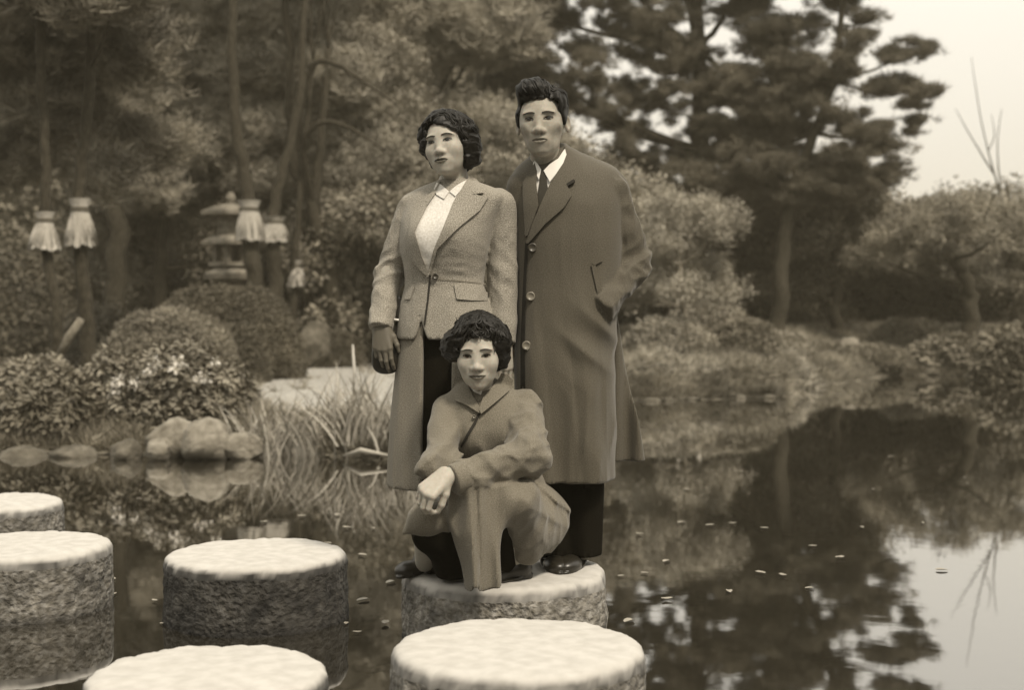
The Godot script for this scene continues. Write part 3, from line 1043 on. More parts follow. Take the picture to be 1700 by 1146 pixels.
# ------------------------------------------------------------------ the standing man
func standing_man() -> void:
	var D := 4.90
	var O := at(940, 940, D)
	O.y = STONE_TOP
	var P := func(u: float, v: float, z := 0.0) -> Vector3: return at(u, v, D - z) - O
	var w := thing("person", "standing man in long dark overcoat with swept-back hair, hand in his pocket", "person", O)
	var hx := head_xf(900.0, 203.0, D - 0.03, O, -0.15, 0.0, 0.05, 1.10)
	var hf := head_field(true)
	var wr: Vector3 = P.call(1003, 506, 0.08)
	var hand := hand_caps(Transform3D(basis_of(Vector3(-0.35, -1, 0.1), Vector3(0.5, 0, 1)), wr), [[0.2, 0.3, 0.3], [0.2, 0.3, 0.3], [0.2, 0.3, 0.3], [0.2, 0.3, 0.3]], 0.3, [Vector3(-0.03, 0.05, -0.01), Vector3(-0.04, 0.08, -0.01), Vector3(-0.04, 0.1, -0.01)], 1.0)
	var wr2: Vector3 = P.call(862, 560, -0.03)
	var hand2 := hand_caps(Transform3D(basis_of(Vector3(0, -1, 0.1), Vector3(-0.5, 0, 1)), wr2), [[0.2, 0.3, 0.3], [0.25, 0.3, 0.3], [0.3, 0.35, 0.3], [0.3, 0.4, 0.3]], 0.5, [Vector3(0.035, 0.05, -0.015), Vector3(0.045, 0.08, -0.02), Vector3(0.045, 0.1, -0.025)], 1.0)
	var limbs := [
		[P.call(914, 262, -0.05), P.call(936, 330, -0.02), 0.065, 0.12, 0.05], [P.call(942, 370), P.call(943, 450), 0.12, 0.10, 0.06], [P.call(943, 460), P.call(940, 560), 0.105, 0.12, 0.06],
		[P.call(1012, 310), P.call(1050, 440, -0.02), 0.045, 0.032, 0.03], [P.call(1050, 440, -0.02), wr, 0.032, 0.026, 0.02],
		[P.call(872, 312, -0.02), P.call(858, 440, -0.05), 0.052, 0.042, 0.03], [P.call(858, 440, -0.05), wr2, 0.042, 0.028, 0.02],
		[P.call(916, 590), P.call(916, 760), 0.085, 0.058, 0.05], [P.call(916, 760), P.call(916, 918, -0.02), 0.055, 0.036, 0.02],
		[P.call(962, 590), P.call(965, 760), 0.085, 0.058, 0.05], [P.call(965, 760), P.call(965, 918, -0.02), 0.055, 0.036, 0.02]]
	body(w, limbs, [hand, hand2], hf, hx, M.skin_man)
	make_face(hf, w, hx, true, 0.0042, 0.0, -0.0005)
	for u in [912.0, 962.0]:
		var s := put("shoe", shoe_mesh(0.28, 0.098, 0.06, 0.022), M.leather, w)
		s.position = P.call(u, 940, -0.10) * Vector3(1, 0, 1)
		s.rotation.y = -0.25 if u > 940 else 0.1
	var tr := func(p: Vector3) -> float:
		var a := cap(p, P.call(916, 600), P.call(914, 930, -0.01), 0.10, 0.075)
		var b := cap(p, P.call(962, 600), P.call(967, 930, -0.01), 0.10, 0.072)
		return smax(smin(a, b, 0.02) + 0.004 * sin(p.x * 70.0), 0.035 - p.y, 0.004)
	put("trousers", field_mesh(P.call(850, 945, -0.15), P.call(1030, 590, 0.15), 0.012, tr), M.dark_cloth, w)
	# overcoat
	var L := Loft.new(rings([[236, 916, 22, -0.055, 0.055], [252, 922, 36, -0.05, 0.064], [264, 934, 62, -0.04, 0.076], [274, 938, 84, -0.03, 0.088], [284, 940, 93, -0.025, 0.098], [302, 942, 91, -0.02, 0.112], [340, 944, 90, -0.005, 0.128], [400, 945, 88, 0, 0.136], [470, 944, 85, 0, 0.132], [520, 942, 82, 0, 0.14], [600, 938, 82, 0, 0.148], [700, 937, 83, 0, 0.156], [797, 935, 86, 0, 0.162]], O, D))
	var turn := Basis(Vector3.UP, 0.10)
	var mid: Vector3 = P.call(940, 450)
	var s0: Vector3 = P.call(1013, 316)
	var e0: Vector3 = P.call(1052, 441, -0.02)
	var c0: Vector3 = P.call(1000, 508, 0.10)
	var s1: Vector3 = P.call(872, 312, -0.02)
	var e1: Vector3 = P.call(860, 440, -0.06)
	var c1: Vector3 = P.call(866, 560, -0.03)
	var f0: Vector3 = P.call(988, 520, -0.11)
	var f1: Vector3 = P.call(1010, 780, -0.13)
	var hem: float = P.call(940, 795).y
	var hem2: float = P.call(1060, 772).y
	var torso := func(p: Vector3) -> float:
		var q := turn * (p - mid) + mid
		var d := L.d(q)
		var low := clampf((mid.y - q.y) * 1.6, 0, 1)
		d += low * (0.012 * sin(q.x * 30.0 + 0.8 + q.y * 2.0) + 0.006 * crease(q.x * 33.0 + q.y * 3.0)) * clampf(q.z * 20.0, 0, 1)
		# drape pulled up by the pocket hand
		var pu: float = (p - c0).length()
		d -= 0.012 * crease((p.x * 0.8 + p.y) * 22.0 + 0.6) * exp(-pow((p.x - c0.x + 0.03) / 0.10, 2) - pow((p.y - c0.y + 0.13) / 0.11, 2))
		d -= 0.011 * folds(q, 6.0, 1.5, 4.0) * (0.3 + low)
		return d - 0.012 * exp(-pu * pu * 90.0)
	var coat := func(p: Vector3) -> float:
		var d: float = torso.call(p)
		d = smax(d, hem - p.y, 0.004)
		# the back of the skirt, swinging out behind
		var t := clampf((f0.y - p.y) / (f0.y - f1.y), 0.0, 1.2)
		var cx := lerpf(f0.x, f1.x, t)
		var hw := lerpf(0.075, 0.150, t) + 0.005 * sin(p.z * 60.0)
		var bk := smax(absf(p.x - cx) - hw, absf(p.z - lerpf(f0.z, f1.z, t) - 0.014 * sin(p.x * 75.0)) - 0.022, 0.02)
		bk = maxf(bk, maxf(p.y - f0.y - 0.1, hem2 - p.y))
		d = smin(d, bk, 0.012)
		# sleeves
		var a := cap(p, s0, e0, 0.067, 0.061)
		a = smin(a, cap(p, e0, c0, 0.060, 0.056), 0.025)
		var g := (p - e0)
		var near := clampf(1.0 - g.length() / 0.17, 0.0, 1.0)
		a -= near * 0.011 * crease(g.y * 42.0 - g.x * 30.0 + 1.2 * noise.get_noise_3d(p.x * 5, p.y * 5, p.z * 5)) * (0.35 + near)
		var al := (p - s0).dot((e0 - s0).normalized())
		a -= 0.005 * crease(p.x * 26.0 + p.z * 20.0 + p.y * 4.0) * clampf(al * 5.0, 0, 1)
		a = smax(a, (p - c0).dot((c0 - e0).normalized()) - 0.02, 0.01)
		a -= 0.012 * folds(p, 8.0, 6.0, 7.0) - 0.003
		var b := cap(p, s1, e1, 0.068, 0.060)
		b = smin(b, cap(p, e1, c1, 0.060, 0.055), 0.025)
		return smin(d, minf(a, b), 0.007)
	var j := put("overcoat", field_mesh(P.call(820, 805, -0.25), P.call(1100, 228, 0.25), 0.0078, coat), M.overcoat, w)
	var dd := D - 0.12
	var lift := func(p: Vector2) -> float: return 0.005
	put("shirt", patch(torso, px([886, 262, 897, 280, 912, 284, 940, 240, 946, 262, 914, 303, 896, 345, 888, 330, 884, 290], O, dd), 0.002, 0.011), M.shirt, w)
	put("tie", patch(torso, px([896, 281, 902, 277, 909, 282, 908, 299, 911, 318, 905, 345, 893, 352, 890, 338, 896, 300], O, dd), 0.008, 0.009), M.tie, w)
	put("shirt_collar", patch(torso, px([940, 241, 946, 250, 940, 266, 913, 301, 903, 281, 913, 270, 930, 258], O, dd), 0.013, 0.009), M.shirt, w)
	put("shirt_collar", patch(torso, px([888, 262, 893, 268, 899, 279, 895, 297, 890, 286, 886, 274], O, dd), 0.013, 0.009), M.shirt, w)
	put("lapel", patch(torso, px([939, 237, 946, 244, 955, 264, 955, 297, 941, 307, 949, 324, 936, 345, 905, 372, 877, 404, 873, 403, 884, 370, 896, 342, 914, 302, 936, 268, 942, 252], O, dd), 0.009, 0.011, 0.5, lift), M.overcoat, j)
	put("lapel", patch(torso, px([888, 266, 878, 284, 868, 300, 868, 322, 870, 360, 872, 392, 876, 390, 886, 362, 894, 341, 891, 306, 892, 282], O, dd), 0.009, 0.011, 0.5, lift), M.overcoat, j)
	put("collar_notch", patch(torso, px([940, 305, 952, 297, 955, 301, 942, 309], O, dd), 0.0155, 0.006), M.dark_strip, j)
	put("front_edge", patch(torso, px([872, 402, 877, 402, 873, 480, 871, 575, 873, 700, 878, 790, 868, 790, 864, 700, 864, 575, 868, 480], O, dd), 0.004, 0.012), M.dark_strip, j)  # dark strip paints the shadow band along the overlapping front
	put("pocket_welt", patch(torso, px([983, 437, 998, 430, 1000, 434, 985, 441], O, dd), 0.008, 0.008), M.overcoat, j)
	put("pocket_edge", patch(torso, px([981, 440, 987, 437, 1003, 500, 1005, 520, 998, 520, 994, 500], O, dd), 0.007, 0.01), M.overcoat, j)
	for b in [[884, 411], [881, 492], [874, 574]]: button(j, torso, px(b, O, dd)[0], 0.0165, M.button_dark if b[1] < 450 else M.button_pale)
	# hair: parted on his left, combed up and back
	var hair := func(p: Vector3) -> float:
		var d := ell(p, Vector3(0, 0.034, -0.018), Vector3(0.082, 0.083, 0.102))
		d = smin(d, ell(p, Vector3(-0.018, 0.094, 0.022), Vector3(0.060, 0.046, 0.062)), 0.02)
		d = smin(d, ell(p, Vector3(0.058, 0.060, 0.005), Vector3(0.026, 0.040, 0.062)), 0.02)
		var fx := p.x
		var hl := 0.066 - 2.2 * fx * fx
		var c := maxf(p.y - hl, absf(fx) - 0.064)
		c = smax(c, 0.040 - p.z, 0.01)
		d = smax(d, -c, 0.006)
		d = smax(d, 0.014 - 0.075 * clampf((-0.025 - p.z) / 0.065, 0.0, 1.0) - p.y, 0.006)
		d = smax(d, -cap(p, Vector3(0.043, 0.10, 0.095), Vector3(0.040, 0.135, -0.02), 0.006, 0.003), 0.004)
		d = smin(d, ell(Vector3(absf(p.x), p.y, p.z), Vector3(0.0725, 0.018, 0.016), Vector3(0.009, 0.034, 0.024)), 0.008)
		return d - 0.003 * folds(p, 22.0, 9.0, 5.0) + 0.0014 * sin(p.x * 230.0 + p.y * 40.0 + 4.0 * noise.get_noise_3d(p.x * 8, p.y * 8, p.z * 8)) + 0.002 * noise.get_noise_3d(p.x * 25, p.y * 25, p.z * 25)
	var st := SurfaceTool.new()
	st.begin(Mesh.PRIMITIVE_TRIANGLES)
	nets(Vector3(-0.11, -0.1, -0.14), Vector3(0.11, 0.17, 0.12), 0.0038, hair, st)
	var starts := []
	for i in 80:
		var x := rng.randf_range(-0.07, 0.035)
		starts.append([Vector3(x, 0.074 + rng.randf() * 0.02, 0.085), Vector3(-0.25 + x * 2.0, 0.9, -0.25), rng.randi_range(9, 13), rng.randf_range(0.002, 0.004), 0.08, rng.randf_range(-0.1, 0.25)])
	for i in 16:
		starts.append([Vector3(0.046, 0.10 + rng.randf() * 0.02, 0.07 - rng.randf() * 0.08), Vector3(0.9, -0.2, -0.5), rng.randi_range(6, 9), rng.randf_range(0.003, 0.005), 0.05, 0.1])
	hair_finish(w, st, hair, starts, hx)

# ------------------------------------------------------------------ the seated woman
func seated_woman() -> void:
	var D := 4.62
	var O := at(806, 965, D)
	O.y = STONE_TOP
	var P := func(u: float, v: float, d: float) -> Vector3: return at(u, v, d) - O
	var w := thing("person", "crouching woman in grey wool coat, arms folded on her knees", "person", O)
	var hx := head_xf(794.5, 586.5, 4.545, O, -0.05, 0.08, 0.03, 1.0)
	var hf := head_field(false)
	var wr: Vector3 = P.call(741, 789, 4.31)
	var kn: Vector3 = P.call(697, 826, 4.25)
	var hand := hand_caps(Transform3D(basis_of(kn - wr, Vector3(-0.35, 0.55, 0.75)), wr), [[0.9, 1.0, 0.5], [0.95, 0.9, 0.5], [0.95, 0.9, 0.5], [0.9, 0.9, 0.5]], 0.25, [Vector3(0.036, 0.045, -0.024), Vector3(0.040, 0.070, -0.046), Vector3(0.036, 0.086, -0.064)], 1.05)
	var wr2: Vector3 = P.call(770, 805, 4.42)
	var hand2 := hand_caps(Transform3D(basis_of(Vector3(1, -0.2, 0), Vector3(0, 1, 0.2)), wr2), [[0.3, 0.4, 0.3], [0.3, 0.4, 0.3], [0.3, 0.4, 0.3], [0.3, 0.4, 0.3]], 0.3, [Vector3(0.035, 0.05, -0.015), Vector3(0.045, 0.08, -0.02), Vector3(0.045, 0.1, -0.025)], 0.94)
	var limbs := [
		[P.call(797, 648, 4.62), P.call(805, 700, 4.64), 0.045, 0.07, 0.03], [P.call(806, 700, 4.64), P.call(815, 830, 4.78), 0.08, 0.09, 0.04],
		[P.call(866, 690, 4.61), P.call(880, 752, 4.47), 0.038, 0.034, 0.02], [P.call(884, 752, 4.47), wr, 0.036, 0.025, 0.02],
		[P.call(746, 692, 4.61), P.call(730, 766, 4.47), 0.036, 0.032, 0.02], [P.call(722, 770, 4.47), wr2, 0.036, 0.025, 0.02],
		[P.call(850, 850, 4.80), P.call(840, 825, 4.42), 0.085, 0.055, 0.04], [P.call(840, 825, 4.42), P.call(858, 940, 4.66), 0.055, 0.034, 0.03],
		[P.call(780, 850, 4.80), P.call(712, 858, 4.44), 0.085, 0.055, 0.04], [P.call(712, 858, 4.44), P.call(705, 935, 4.70), 0.055, 0.034, 0.03]]
	body(w, limbs, [hand, hand2], hf, hx, M.skin)
	make_face(hf, w, hx, false, 0.0042, 0.9, 0.0)
	var s := put("shoe", shoe_mesh(0.23, 0.080, 0.05, 0.012), M.leather, w)
	s.position = P.call(882, 945, 4.66) * Vector3(1, 0, 1)
	s.rotation.y = -1.05
	s = put("shoe", shoe_mesh(0.23, 0.080, 0.05, 0.012), M.leather, w)
	s.position = P.call(716, 945, 4.86) * Vector3(1, 0, 1)
	s.rotation.y = -0.45
	# dark skirt under the open coat; its dark cloth doubles as shadow by the knee
	var k0: Vector3 = P.call(722, 884, 4.47)
	var skirt := func(p: Vector3) -> float:
		var d := cap(p, P.call(790, 860, 4.78), k0, 0.11, 0.066)
		d = smin(d, cap(p, k0, P.call(750, 938, 4.60), 0.055, 0.060), 0.06)
		d = smin(d, cap(p, P.call(830, 830, 4.46), P.call(826, 930, 4.66), 0.07, 0.08), 0.05)
		d = smin(d, cap(p, P.call(750, 938, 4.60), P.call(826, 930, 4.66), 0.055, 0.06), 0.04)
		return smax(d + 0.003 * sin(p.x * 60.0), 0.012 - p.y, 0.01)
	put("skirt", field_mesh(P.call(640, 985, 4.95), P.call(900, 780, 4.3), 0.012, skirt), M.dark_cloth, w)
	# coat
	var L := Loft.new(rings([[628, 798, 24, -0.02, 0.05], [640, 800, 42, -0.01, 0.062], [652, 804, 62, 0.0, 0.080], [670, 806, 76, 0.005, 0.10], [700, 808, 80, 0.0, 0.118], [750, 809, 80, -0.03, 0.125], [800, 815, 84, -0.09, 0.135], [850, 830, 92, -0.14, 0.14]], O, D))
	var sr: Vector3 = P.call(868, 678, 4.61)
	var er: Vector3 = P.call(876, 757, 4.44)
	var cr: Vector3 = P.call(752, 797, 4.32)
	var sl: Vector3 = P.call(744, 682, 4.61)
	var el_: Vector3 = P.call(732, 766, 4.45)
	var cl: Vector3 = P.call(716, 778, 4.37)
	var dirr := (cr - er).normalized()
	var hp: Vector3 = P.call(882, 862, 4.74)
	var kr: Vector3 = P.call(846, 832, 4.43)
	var kl: Vector3 = P.call(705, 862, 4.40)
	var kf: Vector3 = P.call(669, 886, 4.38)
	var a0: Vector3 = P.call(766, 822, 4.36)
	var a1: Vector3 = P.call(776, 975, 4.34)
	var pc0: Vector3 = P.call(790, 815, 4.345)
	var pc1: Vector3 = P.call(799, 982, 4.335)
	var b1: Vector3 = P.call(812, 982, 4.345)
	var r0: Vector3 = P.call(866, 830, 4.44)
	var r1: Vector3 = P.call(876, 918, 4.59)
	var torso := func(p: Vector3) -> float:
		var d := L.d(p)
		d -= 0.016 * exp(-pow((p.x - sl.x - 0.075) / 0.05, 2) - pow((p.y - sl.y + 0.10) / 0.06, 2)) + 0.016 * exp(-pow((p.x - sr.x + 0.075) / 0.05, 2) - pow((p.y - sr.y + 0.10) / 0.06, 2))
		return d - (0.006 * crease(p.x * 20.0 + p.y * 14.0) + 0.014 * folds(p, 9.0, 4.0, 5.0)) * clampf((sr.y - p.y) * 6.0, 0, 1)
	var coat := func(p: Vector3) -> float:
		var d: float = torso.call(p)
		var a := cap(p, sr, er, 0.066, 0.070)
		a = smin(a, cap(p, er, cr, 0.066, 0.047), 0.04)
		var al := (p - er).dot(dirr)
		a -= 0.011 * crease(al * 27.0 + p.y * 24.0 + 0.7) * clampf(1.0 - absf(al - 0.04) / 0.14, 0, 1) + 0.004 * crease((p.x + p.y) * 34.0) + 0.012 * folds(p, 7.0, 9.0, 6.0) - 0.003
		a = smax(a, (p - cr).dot(dirr) + 0.004, 0.004)
		var b := cap(p, sl, el_, 0.056, 0.058)
		b = smin(b, cap(p, el_, cl, 0.056, 0.046), 0.03) - (0.008 * crease((p.y - p.x) * 30.0) + 0.011 * folds(p, 8.0, 7.0, 6.0)) * clampf((sl.y - p.y) * 8.0, 0, 1)
		d = smin(d, minf(a, b), 0.014)
		# lap, hips and the cloth hanging from the knees
		var h := ell(p, hp, Vector3(0.115, 0.104, 0.16))
		h = smin(h, cap(p, hp, kr, 0.108, 0.064), 0.08)
		h -= 0.011 * crease((p.x + p.y * 1.1) * 40.0) * clampf((p.x - kr.x - 0.04) * 10.0, 0, 1) * clampf((p.y - hp.y + 0.03) * 10.0, 0, 1)
		h = smin(h, cap(p, r0, r1, 0.058, 0.036), 0.07)
		h -= 0.011 * folds(p, 8.0, 3.5, 6.0)
		h = smin(h, cap(p, Vector3(hp.x - 0.1, hp.y, hp.z), kl, 0.10, 0.056), 0.05)
		h = smin(h, cap(p, kl, kf, 0.050, 0.006), 0.02)
		# the two hanging front edges of the coat, one sheet with a groove
		var t := clampf((a0.y - p.y) / (a0.y - b1.y), 0.0, 1.0)
		var hw := lerpf(0.098, 0.058, t) + 0.006 * sin(t * 7.0 + signf(p.x - lerpf(pc0.x, pc1.x, t)))
		var gx := (p.x - lerpf(pc0.x, pc1.x, t)) / hw
		var gz := p.z - lerpf(pc0.z, pc1.z, t) + 0.030 * gx * gx - 0.017 * sin(gx * 4.2 + 1.9 + t * 0.8) - 0.014 * folds(p, 7.0, 1.6, 3.0) + 0.016 * exp(-gx * gx * 90.0)
		var g := smax(absf(gz) - 0.020, (absf(gx) - 1.0) * hw, 0.02)
		g = maxf(g, b1.y + 0.022 * exp(-pow((gx + 0.30) / 0.18, 2)) + 0.012 * maxf(0.0, gx) - p.y)
		g = maxf(g, p.y - a0.y - 0.03)
		h = smin(h, g, 0.045)
		# hollow between the knee and the hanging cloth
		return smin(d, h, 0.012)
	var j := put("coat", field_mesh(P.call(650, 1000, 4.98), P.call(960, 618, 4.2), 0.0078, coat), M.wool, w)
	var lift := func(p: Vector2) -> float: return 0.006
	put("collar", patch(coat, px([832, 622, 842, 624, 853, 634, 846, 650, 828, 664, 799, 687, 795, 680, 801, 662, 816, 645, 828, 630], O, 4.5), 0.012, 0.011, 0.5, lift), M.wool, j)
	put("collar", patch(coat, px([766, 628, 754, 640, 749, 654, 755, 666, 776, 674, 796, 686, 797, 678, 786, 660, 778, 645, 773, 633], O, 4.5), 0.008, 0.011, 0.5, lift), M.wool, j)
	put("front_edge", patch(coat, px([796, 682, 799, 684, 790, 705, 776, 728, 766, 745, 764, 742, 774, 722, 787, 700], O, 4.5), 0.003, 0.009), M.dark_strip, j)
	put("blouse", patch(coat, px([780, 640, 788, 648, 799, 650, 806, 638, 808, 650, 800, 664, 794, 668, 784, 655], O, 4.5), 0.003, 0.008), M.wool, w)
	put("blouse_collar", patch(coat, px([779, 636, 786, 648, 796, 652, 800, 640, 805, 637, 798, 657, 786, 652, 778, 642], O, 4.5), 0.008, 0.007), M.blouse, w)
	button(j, coat, px([787, 692], O, 4.5)[0], 0.006, M.button_pale)
	var cuff := func(p: Vector3) -> float:
		var e := cap(p, cr - dirr * 0.052, cr + dirr * 0.004, 0.053, 0.050)
		return smax(smax(e, (p - cr).dot(dirr) - 0.002, 0.003), -(p - cr).dot(dirr) - 0.05, 0.003)
	put("cuff", field_mesh(cr - Vector3.ONE * 0.12, cr + Vector3.ONE * 0.12, 0.006, cuff), M.wool, j)
	# hair: short, waved, swept to both sides from a parting
	var hair := func(p: Vector3) -> float:
		var d := ell(p, Vector3(0.0, 0.046, -0.016), Vector3(0.092, 0.090, 0.106))
		d = smin(d, ell(p, Vector3(-0.078, 0.030, 0.0), Vector3(0.048, 0.046, 0.058)), 0.025)
		d = smin(d, ell(p, Vector3(-0.062, 0.052, 0.05), Vector3(0.040, 0.028, 0.034)), 0.02)
		d = smin(d, ell(p, Vector3(0.074, 0.035, 0.0), Vector3(0.038, 0.052, 0.056)), 0.025)
		d = smin(d, ell(p, Vector3(0.070, -0.020, -0.02), Vector3(0.030, 0.038, 0.044)), 0.02)
		d = smin(d, ell(p, Vector3(-0.085, 0.0, -0.02), Vector3(0.038, 0.030, 0.044)), 0.02)
		d = smin(d, ell(p, Vector3(0, -0.04, -0.07), Vector3(0.06, 0.06, 0.035)), 0.03)
		var fx := p.x - 0.012
		var hl := 0.070 - (9.0 if fx < 0 else 14.0) * fx * fx
		var c := maxf(p.y - hl, absf(p.x) - 0.060)
		c = smax(c, 0.012 - p.z, 0.02)
		d = smax(d, -c, 0.012)
		return d - 0.0075 * folds(p, 12.0, 22.0, 12.0) + 0.003 * sin(p.y * 85.0 + absf(p.x) * 75.0 + 3.0 * noise.get_noise_3d(p.x * 9, p.y * 9, p.z * 9)) + 0.003 * noise.get_noise_3d(p.x * 25, p.y * 25, p.z * 25)
	var st := SurfaceTool.new()
	st.begin(Mesh.PRIMITIVE_TRIANGLES)
	nets(Vector3(-0.15, -0.12, -0.15), Vector3(0.13, 0.17, 0.14), 0.004, hair, st)
	var starts := []
	for i in 150:
		starts.append([Vector3(0.012 + rng.randf_range(-0.008, 0.008), 0.13, 0.06 - rng.randf() * 0.12), Vector3(1.0 if i % 2 else -1.0, 0.05, rng.randf_range(-0.4, 0.6)), rng.randi_range(9, 15), rng.randf_range(0.003, 0.0065), 0.65, rng.randf_range(-1.0, 1.0)])
	hair_finish(w, st, hair, starts, hx)

# ------------------------------------------------------------------ the pond and its banks
# the shore: for each x the distance from the camera's line at which the bank begins
const SHORE := [[-40.0, 9.0], [-8.0, 10.2], [-3.9, 11.0], [-2.1, 11.0], [-1.0, 10.7], [-0.3, 11.4], [0.3, 15.5], [1.6, 17.6], [3.5, 18.2], [4.6, 21.4], [7.2, 24.6], [8.6, 24.4], [9.6, 22.0], [12.0, 19.0], [40.0, 12.0]]
const LAWN := [[-2.15, 11.9], [-0.9, 11.5], [-0.3, 16.0], [-1.0, 26.0], [-4.9, 26.0], [-3.4, 17.0]]
var lawn := PackedVector2Array()

func shore(x: float) -> float:
	for i in SHORE.size() - 1:
		var a: Array = SHORE[i]
		var b: Array = SHORE[i + 1]
		if x < b[0]: return lerpf(a[1], b[1], smoothstep(a[0], b[0], x)) + 0.12 * noise.get_noise_2d(x * 2.0, 4.0)
	return 12.0

func ground_height(x: float, d: float) -> float:
	var s := d - shore(x)
	if s < 0: return maxf(-0.6, s * 0.9 - 0.02)
	var h := 0.24 * smoothstep(0.0, 0.55, s) + 0.02 * noise.get_noise_2d(x * 1.5, d * 1.5)
	if x > 0.8: h += 0.55 * smoothstep(0.3, 5.0, s) * smoothstep(0.8, 2.0, x)
	return h + 1.6 * smoothstep(28.0, 60.0, d)

func setting() -> void:
	for p in LAWN: lawn.append(Vector2(p[0], p[1]))
	var xs := []
	var x := -11.0
	while x <= 13.0:
		xs.append(x)
		x += 0.2
	for k in [14.0, 17.0, 22.0, 30.0, 45.0, 80.0, 200.0]:
		xs.append(k)
		xs.push_front(-k)
	var ds := []
	var d := 9.0
	while d <= 32.0:
		ds.append(d)
		d += 0.2
	for k in [34.0, 37.0, 41.0, 46.0, 53.0, 62.0, 80.0, 120.0, 300.0]: ds.append(k)
	for k in [6.0, 2.0, -10.0, -50.0, -200.0]: ds.push_front(k)
	var st := SurfaceTool.new()
	st.begin(Mesh.PRIMITIVE_TRIANGLES)
	st.set_smooth_group(0)
	for b in ds:
		for a in xs:
			var y := ground_height(a, b) if b > 8 else -0.6
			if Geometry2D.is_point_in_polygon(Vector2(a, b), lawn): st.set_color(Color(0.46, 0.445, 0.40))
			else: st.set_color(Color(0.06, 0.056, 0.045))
			st.add_vertex(Vector3(a, y, -b))
	var n := xs.size()
	for j in ds.size() - 1:
		for i in n - 1:
			for k in [0, n, n + 1, 0, n + 1, 1]: st.add_index(j * n + i + k)
	st.generate_normals()
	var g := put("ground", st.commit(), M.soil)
	g.set_meta("kind", "structure")
	var water := put("water", PlaneMesh.new(), M.water)
	(water.mesh as PlaneMesh).size = Vector2(300, 300)
	water.set_meta("kind", "structure")

func stepping_stones() -> void:
	var list := [
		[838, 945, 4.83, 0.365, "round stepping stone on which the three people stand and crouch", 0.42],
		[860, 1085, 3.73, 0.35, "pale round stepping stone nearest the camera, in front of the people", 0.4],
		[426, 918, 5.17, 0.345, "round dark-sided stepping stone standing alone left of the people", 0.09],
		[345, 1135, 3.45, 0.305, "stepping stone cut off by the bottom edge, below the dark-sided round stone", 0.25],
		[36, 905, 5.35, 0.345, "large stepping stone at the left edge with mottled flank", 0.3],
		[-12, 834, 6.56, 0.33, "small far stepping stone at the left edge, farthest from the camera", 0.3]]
	for i in list.size():
		var s: Array = list[i]
		var p := at(s[0], s[1], s[2])
		p.y = STONE_TOP
		var o := thing("stepping_stone", s[4], "stepping stone", p, "stepping stones across the pond")
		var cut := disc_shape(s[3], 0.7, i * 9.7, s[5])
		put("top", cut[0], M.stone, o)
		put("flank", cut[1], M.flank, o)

# ------------------------------------------------------------------ foliage
func sprig(n: int, r: float, long: float, wide: float, seed_: int) -> ArrayMesh:
	# a clump of n folded leaves within r
	var g := RandomNumberGenerator.new()
	g.seed = seed_
	var st := begin(-1)
	for i in n:
		var out := Vector3(g.randfn(), g.randfn() * 0.8 + 0.25, g.randfn()).normalized()
		var c := out * r * pow(g.randf(), 0.5)
		var dir := (out + Vector3(g.randfn(), g.randfn() - 0.3, g.randfn()) * 0.6).normalized()
		var side := dir.cross(Vector3(g.randfn(), 1.6, g.randfn())).normalized() * wide * 0.5
		var fold := dir.cross(side).normalized() * wide * 0.18
		var l := long * g.randf_range(0.7, 1.2)
		var tip := c + dir * l - Vector3(0, l * 0.15, 0)
		var m := c + dir * l * 0.45
		for p in [c, m + side + fold, tip, c, tip, m - side + fold]: st.add_vertex(p)
	st.generate_normals()
	return st.commit()

func tuft(n: int, long: float, seed_: int) -> ArrayMesh:
	# a tuft of pine needles
	var g := RandomNumberGenerator.new()
	g.seed = seed_
	var st := begin(-1)
	for i in n:
		var dir := Vector3(g.randfn(), absf(g.randfn()) * 0.9 + 0.1, g.randfn()).normalized()
		var side := dir.cross(Vector3(g.randfn(), g.randfn(), g.randfn())).normalized() * long * 0.035
		var c := Vector3(g.randfn(), g.randfn() * 0.5, g.randfn()) * long * 0.25
		var tip := c + dir * long * g.randf_range(0.7, 1.1)
		for p in [c - side, c + side, tip]: st.add_vertex(p)
	st.generate_normals()
	return st.commit()

var leaf_meshes := {}
func leaf_mesh(kind: String) -> Mesh:
	if not leaf_meshes.has(kind):
		match kind:
			"broad": leaf_meshes[kind] = sprig(20, 0.15, 0.085, 0.042, 5)
			"fine": leaf_meshes[kind] = sprig(26, 0.13, 0.05, 0.022, 6)
			"azalea": leaf_meshes[kind] = sprig(16, 0.05, 0.034, 0.014, 7)
			"camellia": leaf_meshes[kind] = sprig(14, 0.075, 0.065, 0.030, 8)
			"petal": leaf_meshes[kind] = sprig(12, 0.03, 0.040, 0.030, 9)
			"pine": leaf_meshes[kind] = tuft(34, 0.17, 10)
			"grass": leaf_meshes[kind] = tuft(26, 0.20, 11)
	return leaf_meshes[kind]

func scatter(called: String, parent: Node3D, places: Array, mesh: Mesh, m: Material, size := 1.0, tone := 0.35) -> MultiMeshInstance3D:
	var mm := MultiMesh.new()
	mm.transform_format = MultiMesh.TRANSFORM_3D
	mm.use_colors = true
	mm.mesh = mesh
	mm.instance_count = places.size()
	for i in places.size():
		var p: Vector3 = places[i]
		var s := size * rng.randf_range(0.7, 1.3)
		var b := Basis(Vector3.UP, rng.randf() * TAU) * Basis(Vector3.RIGHT, rng.randfn() * 0.5)
		mm.set_instance_transform(i, Transform3D(b.scaled_local(Vector3.ONE * s), p))
		var t := 1.0 + tone * noise.get_noise_3d(p.x * 1.1, p.y * 1.1, p.z * 1.1) * 1.6 + rng.randf_range(-tone, tone) * 0.6
		mm.set_instance_color(i, Color(t, t, t * 0.98))
	var o := MultiMeshInstance3D.new()
	o.multimesh = mm
	o.material_override = m
	o.name = numbered(called, parent)
	parent.add_child(o, true)
	o.set_meta("kind", "stuff")
	return o

